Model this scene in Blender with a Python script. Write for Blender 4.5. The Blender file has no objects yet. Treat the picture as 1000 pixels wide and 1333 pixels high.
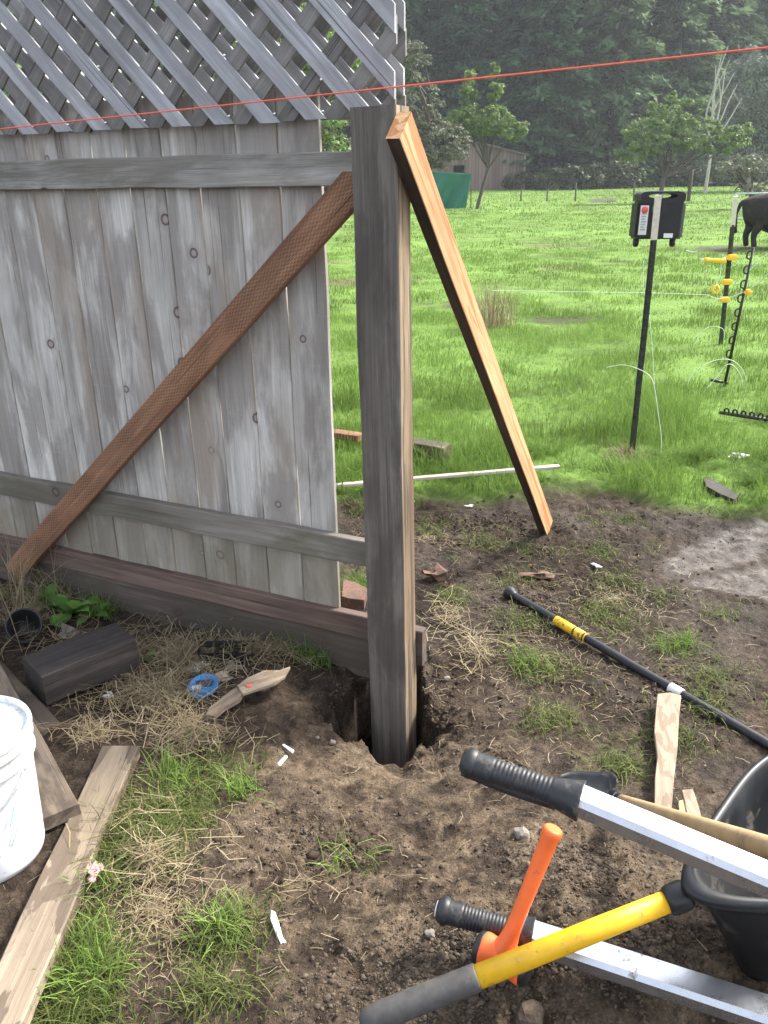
import bpy, bmesh, math, random
import numpy as np
from mathutils import Vector, Matrix, noise
random.seed(7); RNG=np.random.default_rng(11)
S=bpy.context.scene
# ---------------- camera, sky, sun, exposure
F=1080.; CAMH=2.0
PITCH=math.radians(22.2); ROLL=math.radians(1.0)
_f=np.array([0,math.cos(PITCH),-math.sin(PITCH)]); _u0=np.array([0,math.sin(PITCH),math.cos(PITCH)]); _r0=np.array([1.,0,0])
_r=math.cos(ROLL)*_r0-math.sin(ROLL)*_u0; _u=math.cos(ROLL)*_u0+math.sin(ROLL)*_r0
CC=np.array([0,0,CAMH])
cam=bpy.data.cameras.new('camera'); co=bpy.data.objects.new('camera',cam); S.collection.objects.link(co)
cam.sensor_fit='VERTICAL'; cam.sensor_height=36; cam.sensor_width=27; cam.lens=36*F/1333.
cam.clip_start=0.02; cam.clip_end=2000
co.matrix_world=Matrix(((_r[0],_u[0],-_f[0],0),(_r[1],_u[1],-_f[1],0),(_r[2],_u[2],-_f[2],CAMH),(0,0,0,1)))
S.camera=co
S.render.resolution_x=768; S.render.resolution_y=1024
SUN_EL=math.radians(44); SUN_AZ=math.radians(62)      # azimuth clockwise from +Y
w=bpy.data.worlds.new('World'); S.world=w; w.use_nodes=True
nt=w.node_tree; bg=nt.nodes['Background']
sky=nt.nodes.new('ShaderNodeTexSky'); sky.sky_type='NISHITA'; sky.sun_disc=False
sky.sun_elevation=SUN_EL; sky.sun_rotation=SUN_AZ; sky.air_density=1.0; sky.dust_density=3.0
hs=nt.nodes.new('ShaderNodeHueSaturation'); hs.inputs['Saturation'].default_value=.42; nt.links.new(sky.outputs[0],hs.inputs['Color']); nt.links.new(hs.outputs[0],bg.inputs[0]); bg.inputs[1].default_value=0.15
sl=bpy.data.lights.new('sun','SUN'); sl.energy=2.3; sl.angle=math.radians(11); sl.color=(1,.95,.86)
so=bpy.data.objects.new('sun',sl); S.collection.objects.link(so)
sd=Vector((math.sin(SUN_AZ)*math.cos(SUN_EL),math.cos(SUN_AZ)*math.cos(SUN_EL),math.sin(SUN_EL)))
so.rotation_euler=sd.to_track_quat('Z','Y').to_euler(); so.location=(20,20,30)
S.view_settings.view_transform='Standard'; S.view_settings.look='None'; S.view_settings.exposure=1.85; S.view_settings.gamma=1
# ---------------- measuring helpers
def ray(x,y):
    d=_f*F+_r*(x-500)-_u*(y-666.5); return d/np.linalg.norm(d)
def g(x,y,z=.28):
    d=ray(x,y); return CC+d*((z-CAMH)/d[2])
def vp(x,y,Y):
    d=ray(x,y); return CC+d*(Y/d[1])
def sst(e0,e1,x):
    t=np.clip((x-e0)/(e1-e0),0,1); return t*t*(3-2*t)
_perm=np.random.default_rng(3).random((256,256))
def vn(x,y,off=0):
    x=np.asarray(x,float)+off*17.3; y=np.asarray(y,float)+off*9.1
    xi=np.floor(x).astype(int); yi=np.floor(y).astype(int); fx=x-xi; fy=y-yi
    fx=fx*fx*(3-2*fx); fy=fy*fy*(3-2*fy)
    a=_perm[xi%256,yi%256]; b=_perm[(xi+1)%256,yi%256]; c=_perm[xi%256,(yi+1)%256]; d=_perm[(xi+1)%256,(yi+1)%256]
    return (a*(1-fx)+b*fx)*(1-fy)+(c*(1-fx)+d*fx)*fy-.5
def fbm(x,y,s,o=4,off=0):
    r=0;a=1.
    for i in range(o):
        r=r+a*vn(x*s,y*s,off+i*3); s*=2.07; a*=.5
    return r
U=np.array([.899413,-.437093,0]); V=np.array([.437093,.899413,0]); Z3=np.array([0,0,1.])
A=np.array([-.05864704,2.52593465,0])
def FP(s,z,off=0): return A+U*s+V*off+Z3*z
def plane(x,y,off=0):
    d=ray(x,y); return CC+d*(((A+V*off-CC)@V)/(d@V))
HC=np.array([-.005,2.50])
BARE=[(*g(562,396)[:2],.5,.45),(*g(740,418)[:2],.5,.28),(*g(925,326)[:2],1.2,1.0),(*g(820,604)[:2],.14,.12)]
def dirt_mask(x,y):      # 1 = bare dug earth, 0 = pasture
    px=x; edge=4.42-0.13*np.asarray(px)+.35*fbm(x,y,1.3,3,5)
    m=1-sst(edge-.12,edge+.12,y)
    edge2=1-sst(2.15,2.4,np.asarray(x)-.25*(np.asarray(y)-4)+.3*fbm(x,y,1.1,3,8))*0
    left=sst(-1.3,-.9,np.asarray(x)+(y-2.6)*.1)*0+1
    behind=sst(-.5,-.2,np.asarray(x)+.3*fbm(x,y,1.7,3,2))      # behind the fence is grass
    fence=(np.asarray(x)-A[0])*V[0]+(np.asarray(y)-A[1])*V[1]
    m=m*np.where(fence>.15,behind,1)
    for (a,b,rx,ry) in BARE:
        q=((np.asarray(x)-a)/rx)**2+((np.asarray(y)-b)/ry)**2+2.6*fbm(x,y,2.4,4,17); m=np.maximum(m,.75*(1-sst(.3,1.6,q)))
    return np.clip(m,0,1)
def gh(x,y):
    x=np.asarray(x,float); y=np.asarray(y,float)
    h=.28+np.zeros_like(x+y)
    h=h-.14*np.exp(-(((x-0.0)/.36)**2+((y-2.36)/.34)**2))
    h=h+.19*np.exp(-(((x-.45)/.5)**2+((y-1.32)/.36)**2))
    h=h+.07*np.exp(-(((x+.95)/.4)**2+((y-1.75)/.5)**2))
    near=1-sst(5,9,y)
    d=dirt_mask(x,y)
    rough=.35+.65*np.exp(-(((x-.6)/.7)**2+((y-1.5)/.45)**2))+.5*sst(3.0,4.0,y)*(x>-.3)
    h=h+near*(.05*fbm(x,y,1.6,3,1)+.040*rough*fbm(x,y,9,4,2)+.026*rough*np.abs(fbm(x,y,34,3,4))+.009*fbm(x,y,62,2,6))
    bank=np.exp(-((y-(4.42-.13*x))/.16)**2)*d*0+.0
    h=h+.05*(1-d)*near
    h=h+sst(8,20,y)*.12*fbm(x,y,.09,3,7)+sst(60,110,y)*.5+sst(122,210,y)*42
    # post hole
    dx=(x-HC[0]+.0)/.185; dy=(y-HC[1]-.0)/.20
    ang=np.arctan2(dy,dx); r=np.sqrt(dx*dx+dy*dy)*(1+.12*np.sin(ang*3+1)+.10*np.sin(ang*5)+.05*np.sin(11*ang))+.20*fbm(x,y,20,4,9)
    h=h-.62*(1-sst(.74,1.04,r))+.05*fbm(x,y,16,3,31)*np.exp(-((r-1.15)/.35)**2)
    return h
def gp(px,py,dz=0.):
    z=.28
    for _ in range(12):
        p=g(px,py,z); z=.5*z+.5*(float(gh(p[0],p[1]))+dz)
    return g(px,py,z)
# ---------------- object helpers
COL=S.collection.objects
def tag(o,label=None,cat=None,group=None,kind=None):
    if label:o['label']=label
    if cat:o['category']=cat
    if group:o['group']=group
    if kind:o['kind']=kind
    return o
def mesh(name,verts,faces,mat,parent=None,smooth=False,M=None,attrs=None):
    me=bpy.data.meshes.new(name)
    verts=np.asarray(verts,np.float32)
    if isinstance(faces,np.ndarray):
        n=faces.shape[1]; me.vertices.add(len(verts)); me.vertices.foreach_set('co',verts.ravel())
        me.loops.add(faces.size); me.loops.foreach_set('vertex_index',faces.astype(np.int32).ravel())
        me.polygons.add(len(faces)); me.polygons.foreach_set('loop_start',np.arange(0,faces.size,n,dtype=np.int32))
        me.polygons.foreach_set('loop_total',np.full(len(faces),n,np.int32)); me.update(calc_edges=True)
    else:
        me.from_pydata([tuple(map(float,v)) for v in verts],[],[tuple(int(i) for i in f) for f in faces]); me.update()
    if attrs:
        for k,a in attrs.items():
            at=me.attributes.new(k,'FLOAT','POINT'); at.data.foreach_set('value',np.asarray(a,np.float32))
    if smooth: me.polygons.foreach_set('use_smooth',[True]*len(me.polygons))
    if mat: me.materials.append(mat)
    o=bpy.data.objects.new(name,me); COL.link(o)
    if M is not None: o.matrix_world=M
    if parent: setpar(o,parent)
    return o
def setpar(o,parent):
    mw=o.matrix_world.copy() if o.parent is None else o.matrix_basis.copy()
    o.parent=parent
    pm=parent.matrix_basis.copy()
    if parent.parent: pm=parent.parent.matrix_basis@parent.matrix_parent_inverse@pm
    o.matrix_parent_inverse=pm.inverted(); o.matrix_basis=mw
def empty(name,loc,label,cat,group=None,kind=None):
    o=bpy.data.objects.new(name,None); COL.link(o); o.location=tuple(map(float,loc)); o.matrix_basis=Matrix.Translation(o.location)
    o.empty_display_size=.1
    return tag(o,label,cat,group,kind)
def frame(P0,ex,ey,ez):
    return Matrix(((ex[0],ey[0],ez[0],P0[0]),(ex[1],ey[1],ez[1],P0[1]),(ex[2],ey[2],ez[2],P0[2]),(0,0,0,1)))
def nrm(a): a=np.asarray(a,float); return a/np.linalg.norm(a)
def board(name,P0,P1,wdir,w,t,mat,parent=None,ch=.003,wob=.0015,skew0=0,skew1=0,seg=None):
    P0=np.asarray(P0,float);P1=np.asarray(P1,float); ez=nrm(P1-P0); ex=np.asarray(wdir,float); ex=nrm(ex-ez*(ex@ez)); ey=np.cross(ez,ex)
    L=np.linalg.norm(P1-P0); n=seg or max(3,int(L/.09)); a=w/2;b=t/2;c=min(ch,t*.3)
    prof=[(-a+c,-b),(a-c,-b),(a,-b+c),(a,b-c),(a-c,b),(-a+c,b),(-a,b-c),(-a,-b+c)]
    vs=[];fs=[];rs=random.random()*100
    for i in range(n+1):
        z=L*i/n
        for (x,y) in prof:
            k=wob*noise.noise(Vector((rs+x*15,y*15,z*4))); k2=wob*noise.noise(Vector((rs+9+x*15,y*15,z*4)))
            zz=z
            if i==0: zz=skew0*x/a
            if i==n: zz=L+skew1*x/a
            vs.append((x+k,y+k2,zz))
    m=len(prof)
    for i in range(n):
        for j in range(m): fs.append((i*m+j,i*m+(j+1)%m,(i+1)*m+(j+1)%m,(i+1)*m+j))
    fs.append(tuple(range(m))[::-1]); fs.append(tuple(n*m+j for j in range(m)))
    return mesh(name,vs,fs,mat,parent,M=frame(P0,ex,ey,ez))
def clip(poly,nx,ny,c):   # keep nx*x+ny*y<=c
    out=[]
    for i in range(len(poly)):
        p=poly[i];q=poly[(i+1)%len(poly)];dp=nx*p[0]+ny*p[1]-c;dq=nx*q[0]+ny*q[1]-c
        if dp<=0: out.append(p)
        if dp*dq<0: k=dp/(dp-dq); out.append((p[0]+k*(q[0]-p[0]),p[1]+k*(q[1]-p[1])))
    return out
def prism(name,poly,off,th,mat,parent,gdir):
    """poly in fence (s,z) plane, thickness th at offset off; local Z along gdir"""
    cx=sum(p[0] for p in poly)/len(poly); cz=sum(p[1] for p in poly)/len(poly)
    gz=nrm(U*gdir[0]+Z3*gdir[1]); gy=V; gx=np.cross(gy,gz); P0=FP(cx,cz,off)
    vs=[]
    for k in (-th/2,th/2):
        for p in poly:
            d=FP(p[0],p[1],off)-P0; vs.append((d@gx,k,d@gz))
    n=len(poly); area=sum(poly[i][0]*poly[(i+1)%n][1]-poly[(i+1)%n][0]*poly[i][1] for i in range(n))
    fs=[tuple(range(n)),tuple(range(2*n-1,n-1,-1))]+[(i,n+i,n+(i+1)%n,(i+1)%n) for i in range(n)]
    o=mesh(name,vs,fs,mat,parent,M=frame(P0,gx,gy,gz))
    bm=bmesh.new(); bm.from_mesh(o.data); bmesh.ops.recalc_face_normals(bm,faces=bm.faces); bm.to_mesh(o.data); bm.free()
    return o
def tube(name,pts,rad,mat,parent=None,n=12,caps=True,sm=True,sq=None):
    """tube through world points; rad scalar or list; sq=(ratio) flattens"""
    pts=[np.asarray(p,float) for p in pts]
    if not hasattr(rad,'__len__'): rad=[rad]*len(pts)
    o0=pts[0]; vs=[];fs=[]; up=None
    for i,p in enumerate(pts):
        d=nrm((pts[min(i+1,len(pts)-1)]-pts[max(i-1,0)]))
        if up is None:
            r=Z3 if abs(d[2])<.9 else np.array([1.,0,0])
            up=nrm(r-d*(r@d))
        else: up=nrm(up-d*(up@d))
        sd_=np.cross(d,up)
        for j in range(n):
            a=2*math.pi*j/n; vs.append(p-o0+rad[i]*(math.cos(a)*sd_+math.sin(a)*up*(sq or 1)))
    for i in range(len(pts)-1):
        for j in range(n): fs.append((i*n+j,i*n+(j+1)%n,(i+1)*n+(j+1)%n,(i+1)*n+j))
    if caps: fs.append(tuple(range(n))[::-1]); fs.append(tuple((len(pts)-1)*n+j for j in range(n)))
    o=mesh(name,vs,fs,mat,parent,M=Matrix.Translation(Vector(o0)))
    if sm:
        o.data.polygons.foreach_set('use_smooth',[len(p.vertices)==4 for p in o.data.polygons])
    return o
def lathe(name,P0,axis,prof,mat,parent=None,n=40,xref=None,smooth=True):
    """prof = (r,h) list along axis"""
    ez=nrm(axis); r=np.array(xref if xref is not None else ((1.,0,0) if abs(ez[0])<.9 else (0,1.,0))); ex=nrm(r-ez*(r@ez)); ey=np.cross(ez,ex)
    vs=[];fs=[]
    for (q,h) in prof:
        for j in range(n): a=2*math.pi*j/n; vs.append((q*math.cos(a),q*math.sin(a),h))
    for i in range(len(prof)-1):
        for j in range(n): fs.append((i*n+j,i*n+(j+1)%n,(i+1)*n+(j+1)%n,(i+1)*n+j))
    if prof[0][0]>1e-5: fs.append(tuple(range(n))[::-1])
    if prof[-1][0]>1e-5: fs.append(tuple((len(prof)-1)*n+j for j in range(n)))
    o=mesh(name,vs,fs,mat,parent,M=frame(P0,ex,ey,ez))
    if smooth: o.data.polygons.foreach_set('use_smooth',[len(p.vertices)==4 for p in o.data.polygons])
    return o
def curve_pts(pts,n=8):   # catmull-rom
    P=[np.asarray(p,float) for p in pts]; P=[2*P[0]-P[1]]+P+[2*P[-1]-P[-2]]; out=[]
    for i in range(1,len(P)-2):
        for k in range(n):
            t=k/n; out.append(.5*((2*P[i])+(-P[i-1]+P[i+1])*t+(2*P[i-1]-5*P[i]+4*P[i+1]-P[i+2])*t*t+(-P[i-1]+3*P[i]-3*P[i+1]+P[i+2])*t**3))
    out.append(P[-2]); return out
def rock(name,P,size,mat,sub=2,rough=.3,seed=0,scale=(1,1,1)):
    bm=bmesh.new(); bmesh.ops.create_icosphere(bm,subdivisions=sub,radius=1)
    for v in bm.verts:
        k=1+rough*noise.noise(v.co*1.3+Vector((seed,0,0)))*1.6+rough*.4*noise.noise(v.co*4+Vector((0,seed,0)))
        v.co=Vector((v.co.x*scale[0],v.co.y*scale[1],v.co.z*scale[2]))*k*size
    me=bpy.data.meshes.new(name); bm.to_mesh(me); bm.free(); me.materials.append(mat)
    o=bpy.data.objects.new(name,me); COL.link(o); o.matrix_basis=Matrix.Translation(Vector(P)); return o
# ---------------- materials
class MT:
    def __init__(s,name):
        s.m=bpy.data.materials.new(name); s.m.use_nodes=True; s.t=s.m.node_tree; s.b=s.t.nodes['Principled BSDF']; s.out=s.t.nodes['Material Output']
    def n(s,typ,**kw):
        x=s.t.nodes.new('ShaderNode'+typ)
        for k,v in kw.items():
            if k[0]=='_': setattr(x,k[1:],v)
            else: s.set(x.inputs[int(k[1:]) if k[0]=='i' and k[1:].isdigit() else k.replace('__',' ')],v)
        return x
    def set(s,inp,v):
        if isinstance(v,bpy.types.NodeSocket): s.t.links.new(v,inp)
        elif isinstance(v,bpy.types.Node): s.t.links.new(v.outputs[0],inp)
        else:
            try: inp.default_value=v
            except Exception: inp.default_value=(*v,1) if len(v)==3 else v
    def math(s,op,a,b=0.,c=0.):
        x=s.t.nodes.new('ShaderNodeMath'); x.operation=op
        for i,v in enumerate((a,b,c)): s.set(x.inputs[i],v)
        return x.outputs[0]
    def noise(s,vec,sc,det=4,rough=.55,dist=0,out=0):
        x=s.n('TexNoise',Scale=sc,Detail=det,Roughness=rough,Distortion=dist); 
        if vec is not None: s.set(x.inputs['Vector'],vec)
        return x.outputs[out]
    def vmul(s,vec,v):
        x=s.t.nodes.new('ShaderNodeVectorMath'); x.operation='MULTIPLY'; s.set(x.inputs[0],vec); s.set(x.inputs[1],v); return x.outputs[0]
    def vadd(s,vec,v):
        x=s.t.nodes.new('ShaderNodeVectorMath'); x.operation='ADD'; s.set(x.inputs[0],vec); s.set(x.inputs[1],v); return x.outputs[0]
    def mix(s,f,a,b,bt='MIX'):
        x=s.t.nodes.new('ShaderNodeMix'); x.data_type='RGBA'; x.blend_type=bt
        s.set(x.inputs[0],f); s.set(x.inputs[6],a); s.set(x.inputs[7],b); return x.outputs[2]
    def ramp(s,f,stops):
        x=s.t.nodes.new('ShaderNodeValToRGB'); s.set(x.inputs[0],f); e=x.color_ramp.elements
        while len(e)<len(stops): e.new(.5)
        for i,(p,c) in enumerate(stops): e[i].position=p; e[i].color=(*c,1) if len(c)==3 else c
        return x.outputs[0]
    def rng(s,f,a,b,c=0.,d=1.):
        x=s.n('MapRange'); 
        for i,v in enumerate((f,a,b,c,d)): s.set(x.inputs[i],v)
        return x.outputs[0]
    def bump(s,h,strength=.3,dist=.01,normal=None):
        x=s.n('Bump',Strength=strength,Distance=dist,Height=h)
        if normal is not None: s.set(x.inputs['Normal'],normal)
        return x.outputs[0]
    def fin(s,col,rough=.7,normal=None,**kw):
        s.set(s.b.inputs['Base Color'],col); s.set(s.b.inputs['Roughness'],rough)
        if normal is not None: s.set(s.b.inputs['Normal'],normal)
        for k,v in kw.items(): s.set(s.b.inputs[k.replace('__',' ')],v)
        return s.m
def wood(name,dark,mid,light,knots=.5,stain=None,stain_amt=.0,incised=False,moss=None,rough=.8,grain=1.,wet=0.,spec=.35,knotcol=(.06,.035,.03),lowdirt=None,cathedral=.6,sharp=False):
    m=MT(name); tc=m.n('TexCoord').outputs['Object']; oi=m.n('ObjectInfo').outputs['Random']
    off=m.n('CombineXYZ',X=m.math('MULTIPLY',oi,37.),Y=m.math('MULTIPLY',oi,11.),Z=m.math('MULTIPLY',oi,53.)).outputs[0]
    p=m.vadd(tc,off)
    # knots
    ps_=m.n('SeparateXYZ',Vector=p); kv=m.n('TexVoronoi',_feature='F1',_voronoi_dimensions='2D',Scale=6.,Randomness=.9,Vector=m.n('CombineXYZ',X=ps_.outputs[0],Y=ps_.outputs[2]).outputs[0]); kd=kv.outputs['Distance']; kc=m.n('SeparateColor',Color=kv.outputs['Color'])
    on=m.math('GREATER_THAN',kc.outputs[0],1-knots*.42)
    kr=m.math('MULTIPLY_ADD',kc.outputs[1],.075,.07)
    infl=m.math('MULTIPLY',m.rng(kd,.0,.45,1,0),on)
    # grain coords: bend around knots and wander
    wand=m.noise(m.vmul(p,(2.5,2.5,.7)),1.,2)
    pos=m.n('SeparateXYZ',Vector=p)
    gx=m.math('ADD',m.math('MULTIPLY_ADD',wand,.09*cathedral,pos.outputs[0]),m.math('MULTIPLY',m.math('MULTIPLY',infl,infl),.035))
    gv=m.n('CombineXYZ',X=m.math('MULTIPLY',gx,60.*grain),Y=m.math('MULTIPLY',pos.outputs[1],30.),Z=m.math('MULTIPLY',pos.outputs[2],1.3)).outputs[0]
    rings=m.noise(gv,1.,3,.6)
    fine=m.noise(m.vmul(p,(420,300,7)),1.,3,.6)
    broad=m.noise(m.vmul(p,(9,9,1.0)),1.,3,.6)
    blot=m.noise(p,5.,5,.65)
    f=m.math('ADD',m.math('MULTIPLY',rings,.38),m.math('ADD',m.math('MULTIPLY',fine,.32),m.math('MULTIPLY',broad,.42)))
    col=m.ramp(f,[(.43,dark),(.555,mid),(.68,light)])
    col=m.mix(m.rng(blot,.5,.72,0,.45),col,mid)
    # per-board tint
    col=m.mix(m.rng(oi,.35,1,.0,.5),col,m.mix(.65,dark,mid)); col=m.mix(m.rng(oi,.35,0,.0,.35),col,light)
    if stain: 
        sm=m.rng(m.noise(m.vmul(p,(7,7,2.2)),1.,5,.6,.4),.5-.12*stain_amt+.02,.56,0,1)
        if sharp: sm=m.rng(m.noise(m.vmul(p,sharp),1.,4,.55,.6),.51,.545,0,1)
        col=m.mix(m.math('MULTIPLY',sm,min(1.,stain_amt)),col,stain)
    # drip / check lines
    crack=m.rng(m.noise(m.vmul(p,(95,60,1.1)),1.,2,.5),.69,.73,0,1)
    col=m.mix(m.math('MULTIPLY',crack,.75),col,tuple(c*.25 for c in dark))
    kerf=m.noise(m.vmul(p,(6,20,130)),1.,2,.5); col=m.mix(m.rng(kerf,.58,.8,0,.08 if name=='weathered_picket_wood' else 0.),col,light); warm=m.noise(m.vmul(p,(3,3,1.7)),1.,4,.6); col=m.mix(m.rng(warm,.48,.66,0,.5),col,m.mix(.5,light,(.5,.48,.45),'MULTIPLY') if 0 else dark)
    kn=m.math('MULTIPLY',m.rng(kd,m.math('MULTIPLY',kr,.85),kr,1,0),on)
    ring=m.math('MULTIPLY',m.math('MULTIPLY',m.rng(kd,.12,.24,1,0),on),m.math('MULTIPLY_ADD',m.math('SINE',m.math('MULTIPLY',kd,260.)),.3,.5))
    col=m.mix(m.math('MULTIPLY',ring,.6),col,dark)
    kin=m.math('MULTIPLY',m.rng(kd,m.math('MULTIPLY',kr,.45),m.math('MULTIPLY',kr,.7),1,0),on); col=m.mix(m.math('MULTIPLY',kn,.9),col,knotcol); col=m.mix(m.math('MULTIPLY',kin,.55),col,mid)
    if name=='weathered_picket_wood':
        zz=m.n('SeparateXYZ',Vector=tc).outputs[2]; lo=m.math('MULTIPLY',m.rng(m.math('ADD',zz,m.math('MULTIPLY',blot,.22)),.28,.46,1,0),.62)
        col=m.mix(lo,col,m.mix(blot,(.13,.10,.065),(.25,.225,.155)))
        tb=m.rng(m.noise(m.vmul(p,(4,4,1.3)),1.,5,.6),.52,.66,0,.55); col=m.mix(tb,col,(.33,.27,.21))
    if moss:
        mm=m.rng(m.noise(p,14.,5,.7),.52,.68,0,.7); col=m.mix(mm,col,moss)
    h=m.math('ADD',m.math('MULTIPLY',rings,.5),m.math('MULTIPLY',fine,.6)); h=m.math('SUBTRACT',h,m.math('MULTIPLY',crack,1.2))
    nrmv=m.bump(h,.45,.0035)
    if incised:
        sx=m.math('MULTIPLY',m.n('SeparateXYZ',Vector=tc).outputs[0],1/.0125); sz=m.math('MULTIPLY',m.n('SeparateXYZ',Vector=tc).outputs[2],1/.022)
        a=m.math('FRACT',m.math('ADD',sx,sz)); b=m.math('FRACT',m.math('SUBTRACT',sx,sz))
        dx=m.math('ABSOLUTE',m.math('SUBTRACT',m.math('ADD',a,b),1.)); dz=m.math('ABSOLUTE',m.math('SUBTRACT',a,b))
        sl_=m.math('MULTIPLY',m.rng(dx,.16,.3,1,0),m.rng(dz,.4,.7,1,0)); sl_=m.math('MULTIPLY',sl_,m.rng(blot,.35,.6,.35,1))
        col=m.mix(m.math('MULTIPLY',sl_,.8),col,tuple(c*.22 for c in dark)); nrmv=m.bump(sl_,-.6,.003,nrmv)
    r=rough
    if wet: r=m.rng(blot,.4,.6,rough,rough-wet)
    return m.fin(col,r,nrmv,Specular__IOR__Level=spec)
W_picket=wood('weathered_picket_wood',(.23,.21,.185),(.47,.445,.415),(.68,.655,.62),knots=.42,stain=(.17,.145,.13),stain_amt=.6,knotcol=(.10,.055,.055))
W_rail=wood('weathered_rail_wood',(.13,.12,.105),(.29,.275,.25),(.43,.41,.38),knots=.45,stain=(.11,.10,.075),stain_amt=.5,cathedral=2.2)
W_railmoss=wood('mossy_rail_wood',(.09,.075,.063),(.20,.175,.152),(.33,.30,.27),knots=.4,stain=(.10,.10,.06),stain_amt=.6,cathedral=1.6)
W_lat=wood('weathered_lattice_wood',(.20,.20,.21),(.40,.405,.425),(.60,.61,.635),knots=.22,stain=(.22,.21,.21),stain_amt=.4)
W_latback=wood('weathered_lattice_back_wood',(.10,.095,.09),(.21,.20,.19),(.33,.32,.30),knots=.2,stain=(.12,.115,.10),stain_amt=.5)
W_kick=wood('brown_treated_board',(.065,.043,.034),(.14,.095,.076),(.22,.155,.125),knots=.25,stain=(.09,.07,.055),stain_amt=.5)
W_kick2=wood('grey_brown_treated_board',(.05,.037,.03),(.105,.08,.066),(.17,.135,.115),knots=.25,stain=(.06,.055,.04),stain_amt=.6)
W_brace=wood('incised_treated_lumber',(.11,.055,.03),(.30,.15,.082),(.43,.25,.15),knots=.0,incised=True,stain=(.12,.07,.045),stain_amt=.35)
W_post=wood('dark_weathered_post_wood',(.05,.042,.036),(.15,.13,.112),(.29,.26,.23),knots=.04,stain=(.045,.037,.032),stain_amt=.55,grain=1.3,rough=.75,cathedral=.3)
W_postside=wood('tan_split_post_wood',(.07,.045,.028),(.24,.17,.105),(.44,.35,.24),knots=.0,stain=(.06,.050,.042),stain_amt=.85,sharp=(60,60,2.),grain=1.2,cathedral=.3)
W_fresh=wood('fresh_fir_lumber',(.24,.10,.04),(.44,.245,.115),(.60,.39,.21),knots=.15,stain=(.34,.14,.05),stain_amt=.85,knotcol=(.10,.05,.03),sharp=(34,30,1.6))
W_freshshade=wood('shaded_fir_underside',(.018,.011,.008),(.05,.032,.022),(.10,.065,.045),knots=.1,stain=(.03,.02,.015),stain_amt=.6)  # darker copy of the fir: shade under the leaning brace painted as colour
W_dark=wood('charred_dark_wood',(.014,.011,.010),(.038,.031,.027),(.085,.07,.06),knots=.1,stain=(.022,.018,.016),stain_amt=.5,wet=.2)
W_plank=wood('wet_patchy_plank_wood',(.13,.10,.07),(.27,.215,.155),(.38,.32,.24),knots=.25,stain=(.085,.06,.046),stain_amt=.75,wet=.3,sharp=(15,15,5.))
W_oldplank=wood('old_brown_plank_wood',(.09,.068,.05),(.20,.155,.115),(.33,.27,.20),knots=.2,stain=(.06,.045,.035),stain_amt=.9,wet=.2)
W_pale=wood('pale_thin_wood',(.30,.26,.20),(.50,.45,.36),(.66,.62,.52),knots=.1)
W_scrap=wood('muddy_scrap_wood',(.15,.11,.075),(.30,.235,.17),(.40,.33,.25),knots=.2,stain=(.15,.11,.075),stain_amt=.6,sharp=(30,30,9.))
def plain(name,col,rough=.5,metal=0,var=.25,sc=30.,bumpd=.0,spec=.5,dirt=None,dirtsc=12.,dirtlo=.55):
    m=MT(name); tc=m.n('TexCoord').outputs['Object']; n1=m.noise(tc,sc,5,.6)
    c=m.mix(m.rng(n1,.3,.7,0,1),tuple(x*(1-var) for x in col),tuple(min(1,x*(1+var*.6)) for x in col))
    r=m.rng(n1,.3,.7,max(0,rough-.08),min(1,rough+.1))
    if dirt:
        d=m.rng(m.noise(tc,dirtsc,6,.7),dirtlo,dirtlo+.12,0,.85); c=m.mix(d,c,dirt); r=m.mix(d,r,(.85,.85,.85))
    nn=m.bump(n1,.3,bumpd) if bumpd else None
    return m.fin(c,r,nn,Metallic=metal,Specular__IOR__Level=spec)
M_steel=plain('galvanised_steel',(.62,.64,.67),.28,.95,.12,14.,dirt=(.20,.17,.14),dirtsc=26.,dirtlo=.575)
M_grip=plain('black_rubber_grip',(.020,.021,.024),.5,0,.4,60.,.0006,dirt=(.11,.095,.08),dirtsc=30.,dirtlo=.57)
M_gripgrey=plain('grey_rubber_grip',(.075,.07,.066),.65,0,.3,60.,.0006,dirt=(.13,.11,.085),dirtsc=16.,dirtlo=.58)
M_tub=plain('black_plastic_tub',(.011,.012,.014),.42,0,.4,10.,.0008,dirt=(.07,.06,.05),dirtsc=11.,dirtlo=.56)
M_yellow=plain('yellow_fibreglass',(.78,.44,.012),.42,0,.2,14.,dirt=(.26,.17,.07),dirtsc=38.,dirtlo=.585)
M_orange=plain('orange_plastic',(.85,.15,.03),.5,0,.15,14.,dirt=(.30,.11,.06),dirtsc=42.,dirtlo=.595)
M_blackpl=plain('black_plastic',(.012,.012,.013),.45,0,.3,30.)
M_bucket=plain('white_bucket_plastic',(.66,.67,.68),.45,0,.10,9.,dirt=(.30,.28,.25),dirtsc=26.,dirtlo=.56)
M_bar=plain('scuffed_black_steel_bar',(.022,.024,.028),.45,.3,.3,40.,.0005,dirt=(.12,.105,.09),dirtsc=30.,dirtlo=.6)
M_yel2=plain('yellow_sleeve',(.80,.50,.02),.5,0,.1,20.,dirt=(.10,.03,.02),dirtsc=50.,dirtlo=.52)
M_string=plain('orange_string',(.95,.16,.09),.6,0,.15,200.)
M_tpost=plain('green_black_metal_post',(.045,.052,.042),.5,.4,.3,40.,dirt=(.13,.11,.08),dirtsc=30.,dirtlo=.62)
M_white=plain('white_plastic',(.78,.79,.78),.5,0,.06,30.,dirt=(.3,.26,.2),dirtsc=40.,dirtlo=.62)
M_cream=plain('cream_paint',(.66,.62,.50),.6,0,.15,60.)
M_insul=plain('yellow_insulator_plastic',(.85,.55,.04),.4,0,.08,30.)
M_red=plain('red_ink',(.75,.12,.10),.5,0,.1,30.)
M_boxgrey=plain('grey_green_plastic',(.10,.115,.105),.5,0,.15,20.)
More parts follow.
